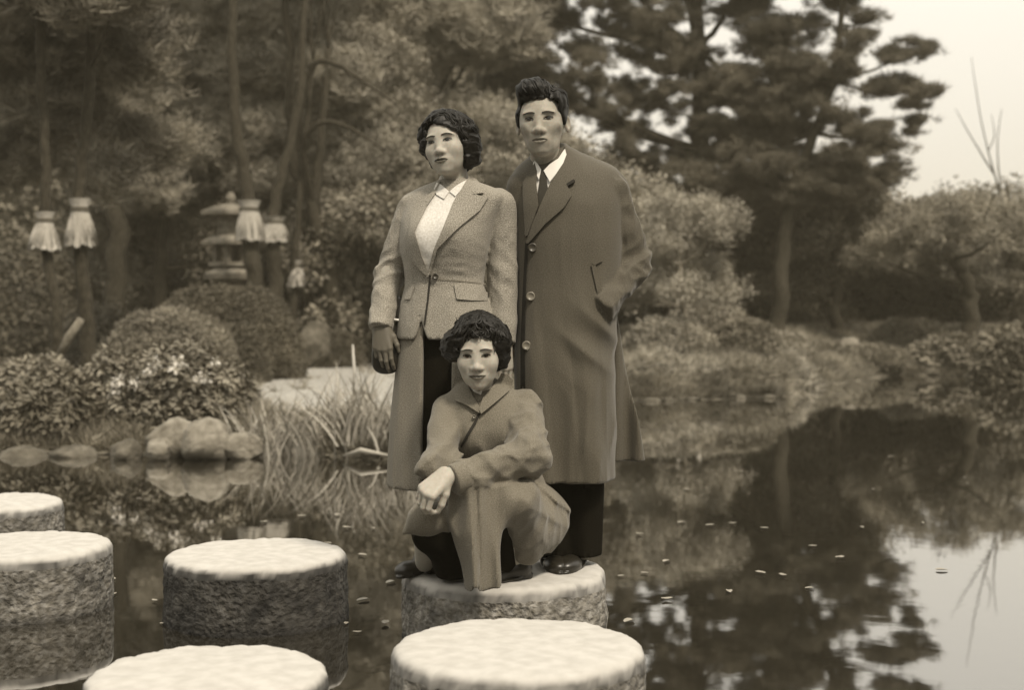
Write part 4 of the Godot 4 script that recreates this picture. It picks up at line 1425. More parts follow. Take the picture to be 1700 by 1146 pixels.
func blobs_in(u0: float, v0: float, u1: float, v1: float, d0: float, d1: float, n: int, rx0: float, rx1: float, flat_ := 0.6, seed_ := 1) -> Array:
	# n lobes of foliage spread over a region seen at depths d0..d1: [u, v, d, half width, half height in photograph pixels]
	var g := RandomNumberGenerator.new()
	g.seed = seed_
	var out := []
	for i in n:
		var r := g.randf_range(rx0, rx1)
		out.append([lerpf(u0, u1, (i + g.randf()) / n), g.randf_range(v0, v1), g.randf_range(d0, d1), r, r * flat_ * g.randf_range(0.8, 1.25)])
	return out

func lobes(blobs: Array, base: Vector3, density: float, gate := -1.0, freq := 1.6) -> Array:
	# places for leaf clumps in the lobes, densest near their shells; gate > -1 leaves gaps
	var out := []
	for b in blobs:
		var c := at(b[0], b[1], b[2])
		var r = Vector3(b[3], b[4], 0) * (b[2] / F)
		r.z = r.x
		var n := int(density * (r.x * r.x + 2.0 * r.x * r.y) * 4.19)
		for i in n:
			var q := Vector3(rng.randfn(), rng.randfn(), rng.randfn()).normalized() * pow(rng.randf(), 0.5) * (1.0 if rng.randf() < 0.72 else rng.randf_range(1.1, 1.5))
			var p = c + q * r
			if gate > -1.0 and noise.get_noise_3d(p.x * freq, p.y * freq * 1.3, p.z * freq * 0.35) < gate: continue
			out.append(p - base)
	return out

func trunk_path(list: Array) -> Array:
	var pts := []
	for p in list: pts.append(at(p[0], p[1], p[2]))
	return pts

func tree(called: String, label: String, group: String, trunk: Array, limbs: Array, blobs: Array, kind: String, leaf: Material, density: float, size: float, bark: Material, gate := -1.0, tone := 0.35, freq := 1.6) -> Node3D:
	# trunk and limbs: [u, v, d, radius in metres] from the foot up
	var foot := at(trunk[0][0], trunk[0][1], trunk[0][2])
	foot.y = ground_height(foot.x, -foot.z) - 0.05
	var t := thing(called, label, "tree", foot, group)
	var make := func(list: Array, part: String, from_ground: bool) -> void:
		var pts := trunk_path(list)
		var radii := []
		for p in list: radii.append(p[3])
		if from_ground: pts[0] = foot
		var path := spline(pts, 6)
		var rr := []
		for i in path.size():
			path[i] -= foot
			var g := float(i) / 6.0
			var k := mini(int(g), radii.size() - 2)
			rr.append(lerpf(radii[k], radii[k + 1], g - k))
			path[i] += Vector3(noise.get_noise_2d(i * 0.6, foot.x), 0, noise.get_noise_2d(i * 0.6, foot.z + 9)) * rr[i] * (0.8 if i > 0 else 0.0)
		if from_ground: rr[0] *= 1.35
		var st := begin()
		tube(st, path, rr, 9, 0.25)
		put(part, done(st), bark, t)
	make.call(trunk, "trunk", true)
	for l in limbs: make.call(l, "limb", false)
	if blobs.size(): scatter("crown", t, lobes(blobs, foot, density, gate, freq), leaf_mesh(kind), leaf, size, tone)
	return t

func auto_limbs(trunk: Array, blobs: Array, n: int) -> Array:
	# limbs from the trunk to some of the lobes
	var out := []
	for i in n:
		var b: Array = blobs[(i * blobs.size()) / n]
		var best: Array = trunk[-1]
		for k in range(1, trunk.size()):
			var want: float = b[1] + absf(b[0] - trunk[k][0]) * 0.35
			if absf(trunk[k][1] - want) < absf(best[1] - want): best = trunk[k]
		out.append([[best[0], best[1], best[2], best[3] * 0.5], [lerpf(best[0], b[0], 0.5), lerpf(best[1], b[1], 0.42) + 6, lerpf(best[2], b[2], 0.5), best[3] * 0.32], [b[0], b[1], b[2], 0.012]])
	return out

func mound(called: String, label: String, group: String, u: float, v: float, d: float, half: float, high: float, kind: String, leaf: Material, density: float, size: float, deep := 0.9, rough := 0.08, at_ground := true) -> Node3D:
	# a shrub: a dark inside with leaf clumps over it; (u, v) is the middle of its foot, half and high in photograph pixels
	var foot := at(u, v, d)
	if at_ground: foot.y = ground_height(foot.x, -foot.z) - 0.03
	var t := thing(called, label, "shrub", foot, group)
	var a := half * d / F
	var h := at(u, v - high, d).y - foot.y
	var st := begin()
	var rows := []
	var wob := func(q: Vector3) -> float: return 1.0 + rough * 2.0 * noise.get_noise_3d(q.x * 1.7 + u, q.y * 1.7, q.z * 1.7 + d) + rough * noise.get_noise_3d(q.x * 4 + u, q.y * 4, q.z * 4)
	for i in 10:
		var row := PackedVector3Array()
		for k in 24:
			var q := Vector3(sin(PI * 0.5 * i / 9.0) * cos(TAU * k / 24), cos(PI * 0.5 * i / 9.0), sin(PI * 0.5 * i / 9.0) * sin(TAU * k / 24))
			row.append(boxy(q, called) * Vector3(a, h, a * deep) * wob.call(q) * 0.93)
		rows.append(row)
	for i in 9:
		for k in 24:
			var k2 := (k + 1) % 24
			quad(st, rows[i][k], rows[i][k2], rows[i + 1][k2], rows[i + 1][k])
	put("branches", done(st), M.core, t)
	var places := []
	for i in int(density * a * (a + h) * 3.14):
		var q := Vector3(rng.randfn(), absf(rng.randfn()), rng.randfn()).normalized()
		places.append(boxy(q, called) * Vector3(a, h, a * deep) * wob.call(q) * rng.randf_range(0.93, 1.01))
	scatter("foliage", t, places, leaf_mesh(kind), leaf, size)
	return t

func boxy(q: Vector3, called: String) -> Vector3:
	# clipped shrubs are flatter on top and fuller at the sides than a ball
	if called != "clipped_shrub": return q
	return q / pow(pow(Vector2(q.x, q.z).length(), 2.6) + pow(absf(q.y), 2.6), 1.0 / 2.6)

func straw_wrap(t: Node3D, path: Array, r0: float, r1: float, seed_: int) -> void:
	# a skirt of rice straw tied round a trunk: strands flare out below the rope
	var foot: Vector3 = t.position
	var top: Vector3 = path[0] - foot
	var low: Vector3 = path[1] - foot
	var st := begin()
	var g := RandomNumberGenerator.new()
	g.seed = seed_
	var rows := []
	for i in 7:
		var f := i / 6.0
		var row := PackedVector3Array()
		var r := r0 * (1.25 - 0.35 * sin(PI * clampf(f * 2.4, 0, 1))) if f < 0.35 else lerpf(r0, r1, pow((f - 0.35) / 0.65, 1.3))
		for k in 28:
			var a := TAU * k / 28
			var rr := r * (1.0 + (0.05 + 0.1 * f) * noise.get_noise_2d(k * 2.3 + seed_, f))
			row.append(top.lerp(low, f) + Vector3(cos(a) * rr, (0.0 if i < 6 else 0.05 * noise.get_noise_2d(k * 3.1, seed_)), sin(a) * rr))
		rows.append(row)
	for i in 6:
		for k in 28: quad(st, rows[i][k], rows[i][(k + 1) % 28], rows[i + 1][(k + 1) % 28], rows[i + 1][k])
	for k in 60:
		var a := g.randf() * TAU
		var c := top.lerp(low, g.randf_range(0.3, 0.5))
		var e := low + Vector3(cos(a) * r1 * g.randf_range(0.9, 1.2), g.randf_range(-0.06, 0.04), sin(a) * r1 * g.randf_range(0.9, 1.2))
		c += Vector3(cos(a), 0, sin(a)) * r0 * 1.05
		tube(st, [c, c.lerp(e, 0.5) + Vector3(cos(a), 0, sin(a)) * 0.01, e], [0.006, 0.006, 0.004], 3)
	put("straw_skirt", done(st), M.straw, t)
	var rp := begin()
	for k in 3:
		var ring := []
		for i in 17:
			var a := TAU * i / 16
			ring.append(top.lerp(low, 0.19 + 0.035 * k) + Vector3(cos(a), 0, sin(a)) * r0 * 1.0)
		tube(rp, ring, ramp(0.010, 0.010, 17), 5)
	put("rope", done(rp), M.rope, t)

func reeds(label: String, u: float, v: float, d: float, n: int, high: float, spread: float, lean := 0.0) -> void:
	var foot := at(u, v, d)
	foot.y = maxf(0.0, ground_height(foot.x, -foot.z)) - 0.03
	var st := begin(-1)
	for i in n:
		var p := Vector3(rng.randfn(), 0, rng.randfn()) * spread
		var out := Vector3(rng.randfn() + lean, 0, rng.randfn() * 0.7)
		var l := high * rng.randf_range(0.5, 1.15)
		var bend := rng.randf_range(0.15, 1.3)
		var w := rng.randf_range(0.006, 0.011)
		var side := Vector3(-out.z, 0, out.x).normalized().rotated(Vector3.UP, rng.randfn()) * w
		var dir := (Vector3.UP + out * 0.22).normalized()
		var c := rng.randf_range(0.6, 1.25)
		st.set_color(Color(c, c, c))
		var pts := []
		for k in 8:
			pts.append(p)
			p += dir * l / 7.0
			dir = (dir + out.normalized() * bend * 0.14 - Vector3(0, bend * 0.16 * k / 3.0, 0)).normalized()
		for k in 7:
			var s0 := side * (1.0 - pow(k / 7.0, 2.0))
			var s1 := side * (1.0 - pow((k + 1) / 7.0, 2.0))
			quad(st, pts[k] - s0, pts[k] + s0, pts[k + 1] + s1, pts[k + 1] - s1)
	st.generate_normals()
	var o := put("reed_clump", st.commit(), M.reed)
	o.position = foot
	tag(o, label, "reeds", "reeds along the near bank")

func rock(label: String, group: String, u: float, v: float, d: float, size: Vector3, seed_: int, turn: float, m: Material) -> void:
	var p := at(u, v, d)
	var o := put("rock", rock_shape(size, seed_), m)
	o.position = Vector3(p.x, p.y, p.z)
	o.rotation.y = turn
	tag(o, label, "rock", group)

func left_bank() -> void:
	# trunks wrapped in straw against the winter
	var wraps := [
		[80, 640, 14.5, [[78, 640, 14.5, 0.09], [95, 540, 14.4, 0.065], [75, 410, 14.5, 0.06], [76, 320, 14.5, 0.055], [70, 60, 14.6, 0.05], [75, -160, 14.7, 0.04]], 352, 415, 0.085, 0.17, "thin straw-skirted tree nearest the left edge, its trunk bent at the foot"],
		[138, 630, 14.9, [[150, 640, 14.9, 0.12], [146, 540, 14.9, 0.085], [134, 410, 14.9, 0.075], [133, 320, 14.9, 0.07], [150, 120, 15.0, 0.06], [160, -160, 15.2, 0.05]], 330, 410, 0.095, 0.16, "straw-skirted tree with straight dark trunk, second from the left edge"],
		[418, 590, 21.6, [[424, 600, 21.6, 0.17], [420, 500, 21.6, 0.14], [416, 400, 21.6, 0.13], [412, 320, 21.6, 0.11], [390, 180, 21.6, 0.09], [385, -120, 21.6, 0.06]], 333, 400, 0.155, 0.225, "thick straw-skirted trunk directly right of the stone lantern"],
		[455, 590, 22.2, [[458, 600, 22.2, 0.15], [456, 500, 22.2, 0.13], [454, 400, 22.2, 0.12], [460, 320, 22.2, 0.09], [500, 140, 22.4, 0.07], [505, -120, 22.6, 0.05]], 360, 402, 0.145, 0.235, "straw-skirted trunk second to the right of the stone lantern, skirt set lower"],
		[488, 590, 22.8, [[484, 600, 22.8, 0.08], [486, 520, 22.8, 0.065], [492, 420, 22.8, 0.06], [500, 300, 22.8, 0.05], [520, 100, 22.8, 0.04]], 432, 476, 0.07, 0.15, "slender trunk with a low straw skirt, left of a pair in the shade"],
		[518, 590, 23.2, [[520, 600, 23.2, 0.13], [516, 500, 23.2, 0.12], [512, 400, 23.2, 0.11], [530, 280, 23.2, 0.09], [545, 80, 23.2, 0.05]], 436, 472, 0.13, 0.22, "dark trunk with a low straw skirt, right of a pair in the shade"]]
	for i in wraps.size():
		var w: Array = wraps[i]
		var high := i > 1
		var bl := blobs_in(w[3][-1][0] - 70, -260 if high else -180, w[3][-1][0] + 70, -150 if high else 30, w[2] - 0.6, w[2] + 0.8, 3 if high else 7, 50 if high else 60, 70 if high else 90, 0.6, 30 + i)
		var t := tree("straw_wrapped_tree", w[8], "trees wrapped in straw skirts", w[3], auto_limbs(w[3], bl, 4), bl, "pine", M.leaf_mid, 55.0, 1.3, M.bark)
		var u: float = w[3][2][0]
		straw_wrap(t, [at(u + (w[3][3][0] - u) * 0.6, w[4], w[2]), at(u, w[5], w[2])], w[6], w[7], i + 1)
	ground_cover()
	stone_lantern()
	# clipped azaleas and other shrubs
	mound("clipped_shrub", "big clipped dome shrub in front of the stone lantern", "clipped shrubs on the left bank", 374, 604, 18.8, 126, 124, "azalea", M.leaf_dark, 700.0, 1.35, 0.9, 0.05)
	mound("clipped_shrub", "clipped dome shrub left of and below the biggest dome", "clipped shrubs on the left bank", 285, 622, 16.8, 104, 104, "azalea", M.leaf_clip, 800.0, 1.2, 0.9, 0.05)
	mound("clipped_shrub", "small rounded shrub at the right foot of the two clipped domes", "clipped shrubs on the left bank", 400, 612, 17.6, 46, 68, "azalea", M.leaf_dark, 900.0, 1.2, 0.9, 0.07)
	mound("clipped_shrub", "low flat clipped shrub at the far edge of the pale lawn", "clipped shrubs on the left bank", 548, 598, 22.5, 56, 46, "azalea", M.leaf_dark, 700.0, 1.4, 0.8, 0.06)
	mound("clipped_shrub", "dark rounded shrub behind the rock by the straw-wrapped pair", "clipped shrubs on the left bank", 545, 590, 24.5, 50, 82, "azalea", M.leaf_dark, 500.0, 1.6, 0.9, 0.1)
	var fl := mound("flowering_shrub", "leafy shrub with pale flowers above the shore rocks", "", 300, 712, 11.75, 116, 128, "camellia", M.leaf_mid, 520.0, 1.0, 0.8, 0.12)
	var fp := []
	for f in [[240, 612], [292, 600], [300, 612], [222, 634], [262, 605], [330, 625], [205, 640], [350, 600]]:
		for k in 2: fp.append(at(f[0] + rng.randfn() * 7, f[1] + rng.randfn() * 6, 11.75 - 0.60 + absf(f[0] - 300) * 0.0022) - fl.position)
	for p in fp:
		var o := put("flower", leaf_mesh("petal"), M.flower, fl)
		o.position = p
		o.rotation = Vector3(rng.randf(), rng.randf() * 6, 0)
		o.scale = Vector3.ONE * rng.randf_range(0.8, 1.3)
	mound("leafy_shrub", "loose leafy shrub at the left end of the shore rocks", "loose shrubs on the left bank", 186, 715, 11.8, 62, 118, "camellia", M.leaf_mid, 480.0, 1.0, 0.9, 0.14)
	mound("leafy_shrub", "low dark shrub hanging over the water at the left edge", "loose shrubs on the left bank", 95, 745, 11.6, 95, 110, "camellia", M.leaf_dark, 420.0, 1.1, 0.8, 0.14)
	mound("leafy_shrub", "shrub at the foot of the straw-skirted trees by the left edge", "loose shrubs on the left bank", 60, 660, 13.6, 70, 60, "camellia", M.leaf_mid, 420.0, 1.1, 0.9, 0.14)
	mound("leafy_shrub", "shrub behind the leftmost clipped dome, under the straw-skirted trees", "loose shrubs on the left bank", 190, 600, 19.0, 90, 85, "fine", M.leaf_dark, 130.0, 1.0, 0.9, 0.16)
	var under := [[60, 585, 24.0, 120, 150, "dark undergrowth bush behind the thin straw-skirted trees"], [200, 580, 27.0, 110, 170, "dark undergrowth bush left of the lantern, behind the domes"], [330, 580, 28.0, 90, 150, "dark undergrowth bush right behind the stone lantern"], [470, 580, 27.0, 80, 150, "dark undergrowth bush between the straw-wrapped trunks"], [600, 580, 28.0, 90, 170, "dark undergrowth bush at the standing woman's sleeve"], [740, 580, 27.0, 110, 170, "dark undergrowth bush hidden behind the standing woman"], [900, 575, 28.0, 110, 160, "dark undergrowth bush hidden behind the man"]]
	for m in under: mound("undergrowth", m[5], "undergrowth of the wood", m[0], m[1], m[2], m[3], m[4], "fine", M.leaf_dark, 60.0, 1.7, 0.7, 0.2)
	# shore rocks
	for r in [
		[288, 728, 10.85, Vector3(0.22, 0.17, 0.16), 3, 0.3, "grey rock under the flowering shrub, leaning on its paler neighbour"],
		[346, 738, 10.7, Vector3(0.25, 0.22, 0.18), 8, 1.2, "pale wedge-shaped rock at the water below the flowering shrub"],
		[266, 748, 10.65, Vector3(0.14, 0.10, 0.11), 12, 2.1, "small pale rock at the water left of the wedge-shaped rock"],
		[402, 744, 10.75, Vector3(0.19, 0.13, 0.15), 15, 0.8, "flat rock between the wedge-shaped rock and the reeds"],
		[208, 752, 10.75, Vector3(0.16, 0.12, 0.14), 21, 1.9, "dark rock at the water below the loose leafy shrub"],
		[125, 764, 10.9, Vector3(0.22, 0.12, 0.18), 27, 0.1, "large dark rock at the water near the left edge"],
		[40, 766, 10.9, Vector3(0.24, 0.12, 0.2), 28, 2.4, "dark rock at the water cut off by the left edge"]]:
		rock(r[6], "rocks along the left shore", r[0], r[1], r[2], r[3], r[4], r[5], M.pale_rock if r[0] > 230 else M.rock)
	rock("upright grey rock on the far side of the pale lawn", "", 522, 572, 22.0, Vector3(0.30, 0.42, 0.25), 33, 0.5, M.rock)
	# reeds
	for r in [
		[425, 735, 11.1, 60, 0.50, 0.10, -0.6, "reed clump beside the flat rock, farthest left"],
		[470, 745, 11.0, 90, 0.62, 0.13, 0.2, "pale reed clump second from the left on the bank"],
		[520, 752, 10.9, 80, 0.55, 0.13, -0.2, "reed clump at the water's edge in front of the pale lawn"],
		[565, 740, 11.2, 90, 0.66, 0.14, 0.3, "tall reed clump left of the standing woman's skirt"],
		[610, 745, 11.0, 100, 0.70, 0.14, -0.2, "tall pale reed clump right next to the standing woman's skirt"],
		[660, 745, 10.9, 80, 0.62, 0.14, 0.1, "reed clump half hidden behind the standing woman's skirt"],
		[720, 735, 11.2, 60, 0.55, 0.16, 0.1, "reed clump hidden behind the two women"]]:
		reeds(r[7], r[0], r[1], r[2], r[3], r[4], r[5], r[6])
	var st := begin()
	tube(st, [at(570, 757, 10.6), at(600, 752, 10.5) + Vector3(0, 0.02, 0), at(650, 757, 10.4)], [0.006, 0.022, 0.006], 6)
	tag(put("fallen_reed", done(st), M.reed), "bundle of dead reed lying on the water below the reeds", "dead reed")
	st = begin()
	tube(st, [at(587, 660, 12.4), at(588, 610, 12.4), at(586, 572, 12.4)], [0.014, 0.014, 0.006], 6)
	tag(put("stake", done(st), M.pale_wood), "pale upright stake sticking out of the reeds", "stake")
	st = begin()
	tube(st, [at(100, 590, 14.0), at(115, 560, 14.0), at(136, 530, 14.0)], [0.04, 0.045, 0.04], 8, 0.2)
	tag(put("log", done(st), M.pale_bark), "pale slanting log leaning at the foot of the straw-skirted trees", "log")

func ground_cover() -> void:
	# grass and low growth on both banks, thick along the water
	var places := []
	for i in 26000:
		var x := rng.randf_range(-9.0, 11.5)
		var s := pow(rng.randf(), 2.2) * 12.0
		var d := shore(x) + s + 0.12
		if Geometry2D.is_point_in_polygon(Vector2(x, d), lawn) and rng.randf() > 0.02: continue
		if absf(x) / d > 0.42: continue
		places.append(Vector3(x, ground_height(x, d) - 0.02, -d))
	var o := scatter("ground_cover", self, places, leaf_mesh("grass"), M.leaf_mid, 0.85, 0.5)
	o.set_meta("label", "low grass and moss covering both banks")

func stone_lantern() -> void:
	var d := 22.9
	var c := at(385, 600, d)
	c.y = ground_height(c.x, -c.z) - 0.05
	var t := thing("stone_lantern", "grey stone garden lantern with broad roof, beside the straw-wrapped trunks", "stone lantern", c)
	var k := d / F
	var y := func(v: float) -> float: return at(385, v, d).y - c.y
	var drum := func(prof: Array, sides: int, part: String) -> void:
		var st := begin(-1)
		for i in prof.size() - 1:
			for j in sides:
				var a := TAU * (j + 0.5) / sides
				var b := TAU * (j + 1.5) / sides
				var p: Vector2 = prof[i]
				var q: Vector2 = prof[i + 1]
				quad(st, Vector3(cos(a) * p.x, p.y, sin(a) * p.x), Vector3(cos(b) * p.x, p.y, sin(b) * p.x), Vector3(cos(b) * q.x, q.y, sin(b) * q.x), Vector3(cos(a) * q.x, q.y, sin(a) * q.x))
		st.generate_normals()
		put(part, st.commit(), M.old_stone, t)
	drum.call([Vector2(0, y.call(318)), Vector2(0.05, y.call(320)), Vector2(0.09, y.call(330)), Vector2(0.05, y.call(340)), Vector2(0.0, y.call(341))], 12, "finial")
	drum.call([Vector2(0.05, y.call(338)), Vector2(0.30, y.call(343)), Vector2(0.52, y.call(352)), Vector2(0.52, y.call(358)), Vector2(0.30, y.call(360)), Vector2(0, y.call(360))], 6, "roof")
	drum.call([Vector2(0.0, y.call(360)), Vector2(0.24, y.call(360)), Vector2(0.24, y.call(392)), Vector2(0, y.call(392))], 6, "upper_box")
	drum.call([Vector2(0, y.call(391)), Vector2(0.34, y.call(392)), Vector2(0.50, y.call(402)), Vector2(0.50, y.call(407)), Vector2(0, y.call(407))], 6, "eaves")
	for j in 6:
		var a := TAU * (j + 0.5) / 6
		var st := begin(-1)
		tube(st, [Vector3(cos(a) * 0.27, y.call(407), sin(a) * 0.27), Vector3(cos(a) * 0.27, y.call(436), sin(a) * 0.27)], [0.055, 0.055], 4)
		put("pillar", done(st), M.old_stone, t)
	drum.call([Vector2(0, y.call(435)), Vector2(0.40, y.call(436)), Vector2(0.40, y.call(442)), Vector2(0, y.call(443))], 6, "platform")
	drum.call([Vector2(0, y.call(441)), Vector2(0.25, y.call(443)), Vector2(0.46, y.call(455)), Vector2(0.44, y.call(464)), Vector2(0.2, y.call(468)), Vector2(0, y.call(468))], 14, "lower_cap")
	drum.call([Vector2(0, y.call(467)), Vector2(0.18, y.call(467)), Vector2(0.20, y.call(560)), Vector2(0.32, y.call(570)), Vector2(0.34, 0.0)], 12, "shaft")

func right_bank() -> void:
	var gs := "grassy shrubs on the right bank"
	var list := [
		[1085, 655, 18.6, 62, 62, "grass", M.leaf_pale, "grassy shrub at the water's edge beside the man's coat"],
		[1165, 655, 18.9, 60, 52, "grass", M.leaf_pale, "pale grassy shrub at the water's edge, second from the man's coat"],
		[1240, 652, 19.0, 62, 50, "grass", M.leaf_mid, "grassy shrub at the water's edge, third from the man's coat"],
		[1308, 640, 20.6, 40, 46, "grass", M.leaf_pale, "rounded grassy shrub at the tip of the right bank"],
		[1110, 600, 20.8, 70, 68, "azalea", M.leaf_pale, "leafy shrub behind the waterside grass next to the man"],
		[1236, 596, 21.4, 52, 64, "azalea", M.leaf_mid, "smooth rounded shrub in the middle of the right bank"],
		[1172, 570, 23.6, 64, 66, "azalea", M.leaf_pale, "shrub below the two pale stakes"],
		[1296, 590, 23.6, 46, 34, "azalea", M.leaf_pale, "low shrub right of the smooth rounded one"],
		[1345, 600, 25.0, 44, 26, "azalea", M.leaf_mid, "low dark shrub left of the far rocks"],
		[1440, 622, 24.6, 62, 46, "azalea", M.leaf_mid, "shrub at the far waterline between the far rocks"],
		[1510, 585, 27.5, 62, 52, "azalea", M.leaf_mid, "clipped dark dome under the leaning tree"],
		[1590, 618, 25.2, 70, 56, "camellia", M.leaf_mid, "dark shrub hanging over the water near the right edge"],
		[1690, 632, 23.0, 80, 80, "camellia", M.leaf_dark, "dark shrub at the right edge of the picture"]]
	for m in list:
		var gr: bool = m[5] == "grass"
		mound("grassy_shrub" if gr else "shrub", m[7], gs if gr else "shrubs on the right bank", m[0], m[1], m[2], m[3], m[4], m[5], m[6], 90.0 if gr else (120.0 if m[5] == "fine" else 420.0), 1.0 if gr else 1.7, 0.8, 0.14)
	var under := [[1080, 560, 30.0, 90, 150, "dark undergrowth bush behind the pale tree"], [1230, 560, 31.0, 100, 150, "dark undergrowth bush under the great pine"], [1370, 560, 33.0, 100, 140, "dark undergrowth bush beside the straight trunk"], [1500, 560, 34.0, 100, 150, "dark undergrowth bush behind the clipped dark dome"], [1650, 570, 31.0, 110, 140, "dark undergrowth bush at the right edge"]]
	for m in under: mound("undergrowth", m[5], "undergrowth of the wood", m[0], m[1], m[2], m[3], m[4], "fine", M.leaf_dark, 50.0, 1.9, 0.7, 0.2)
	for r in [
		[1410, 590, 25.5, Vector3(0.42, 0.34, 0.3), 41, 0.4, "big pale rock on the far shore, left of its lower neighbour"],
		[1470, 606, 25.0, Vector3(0.38, 0.22, 0.3), 44, 1.5, "low pale rock on the far shore, right of the big one"],
		[1545, 615, 24.8, Vector3(0.40, 0.12, 0.3), 47, 0.0, "flat rock at the far waterline toward the right edge"]]:
		rock(r[6], "rocks on the far shore", r[0], r[1], r[2], r[3], r[4], r[5], M.pale_rock if r[4] < 46 else M.rock)
	var i := 0
	for e in [[1075, 0.13, "pale flat edging stone at the waterline right beside the man's coat"], [1104, 0.10, "second pale edging stone from the man's coat at the waterline"], [1150, 0.12, "edging stone at the waterline below the pale grassy shrub"], [1232, 0.09, "small edging stone at the waterline in the middle of the right bank"], [1280, 0.11, "edging stone at the waterline near the tip of the right bank"]]:
		var x: float = (e[0] - 850.0) / F * 18.0
		var o := put("edging_stone", rock_shape(Vector3(e[1], 0.05, 0.08), 60 + i), M.rock)
		o.position = Vector3(x, 0.0, -shore(x) + 0.05)
		o.rotation.y = i * 1.3
		tag(o, e[2], "stone", "edging stones of the right bank")
		i += 1
	for s in [[1127, 520, 472, 0.075, "thick pale wrapped stake, left of two under the pale tree"], [1160, 508, 474, 0.045, "thin pale wrapped stake, right of two under the pale tree"]]:
		var st := begin()
		tube(st, [at(s[0], s[1] + 60, 23.8), at(s[0], s[1], 23.8), at(s[0] + 2, s[2], 23.8)], [s[3], s[3], s[3] * 0.8], 8, 0.2)
		tag(put("wrapped_stake", done(st), M.straw), s[4], "stake", "pale stakes on the right bank")

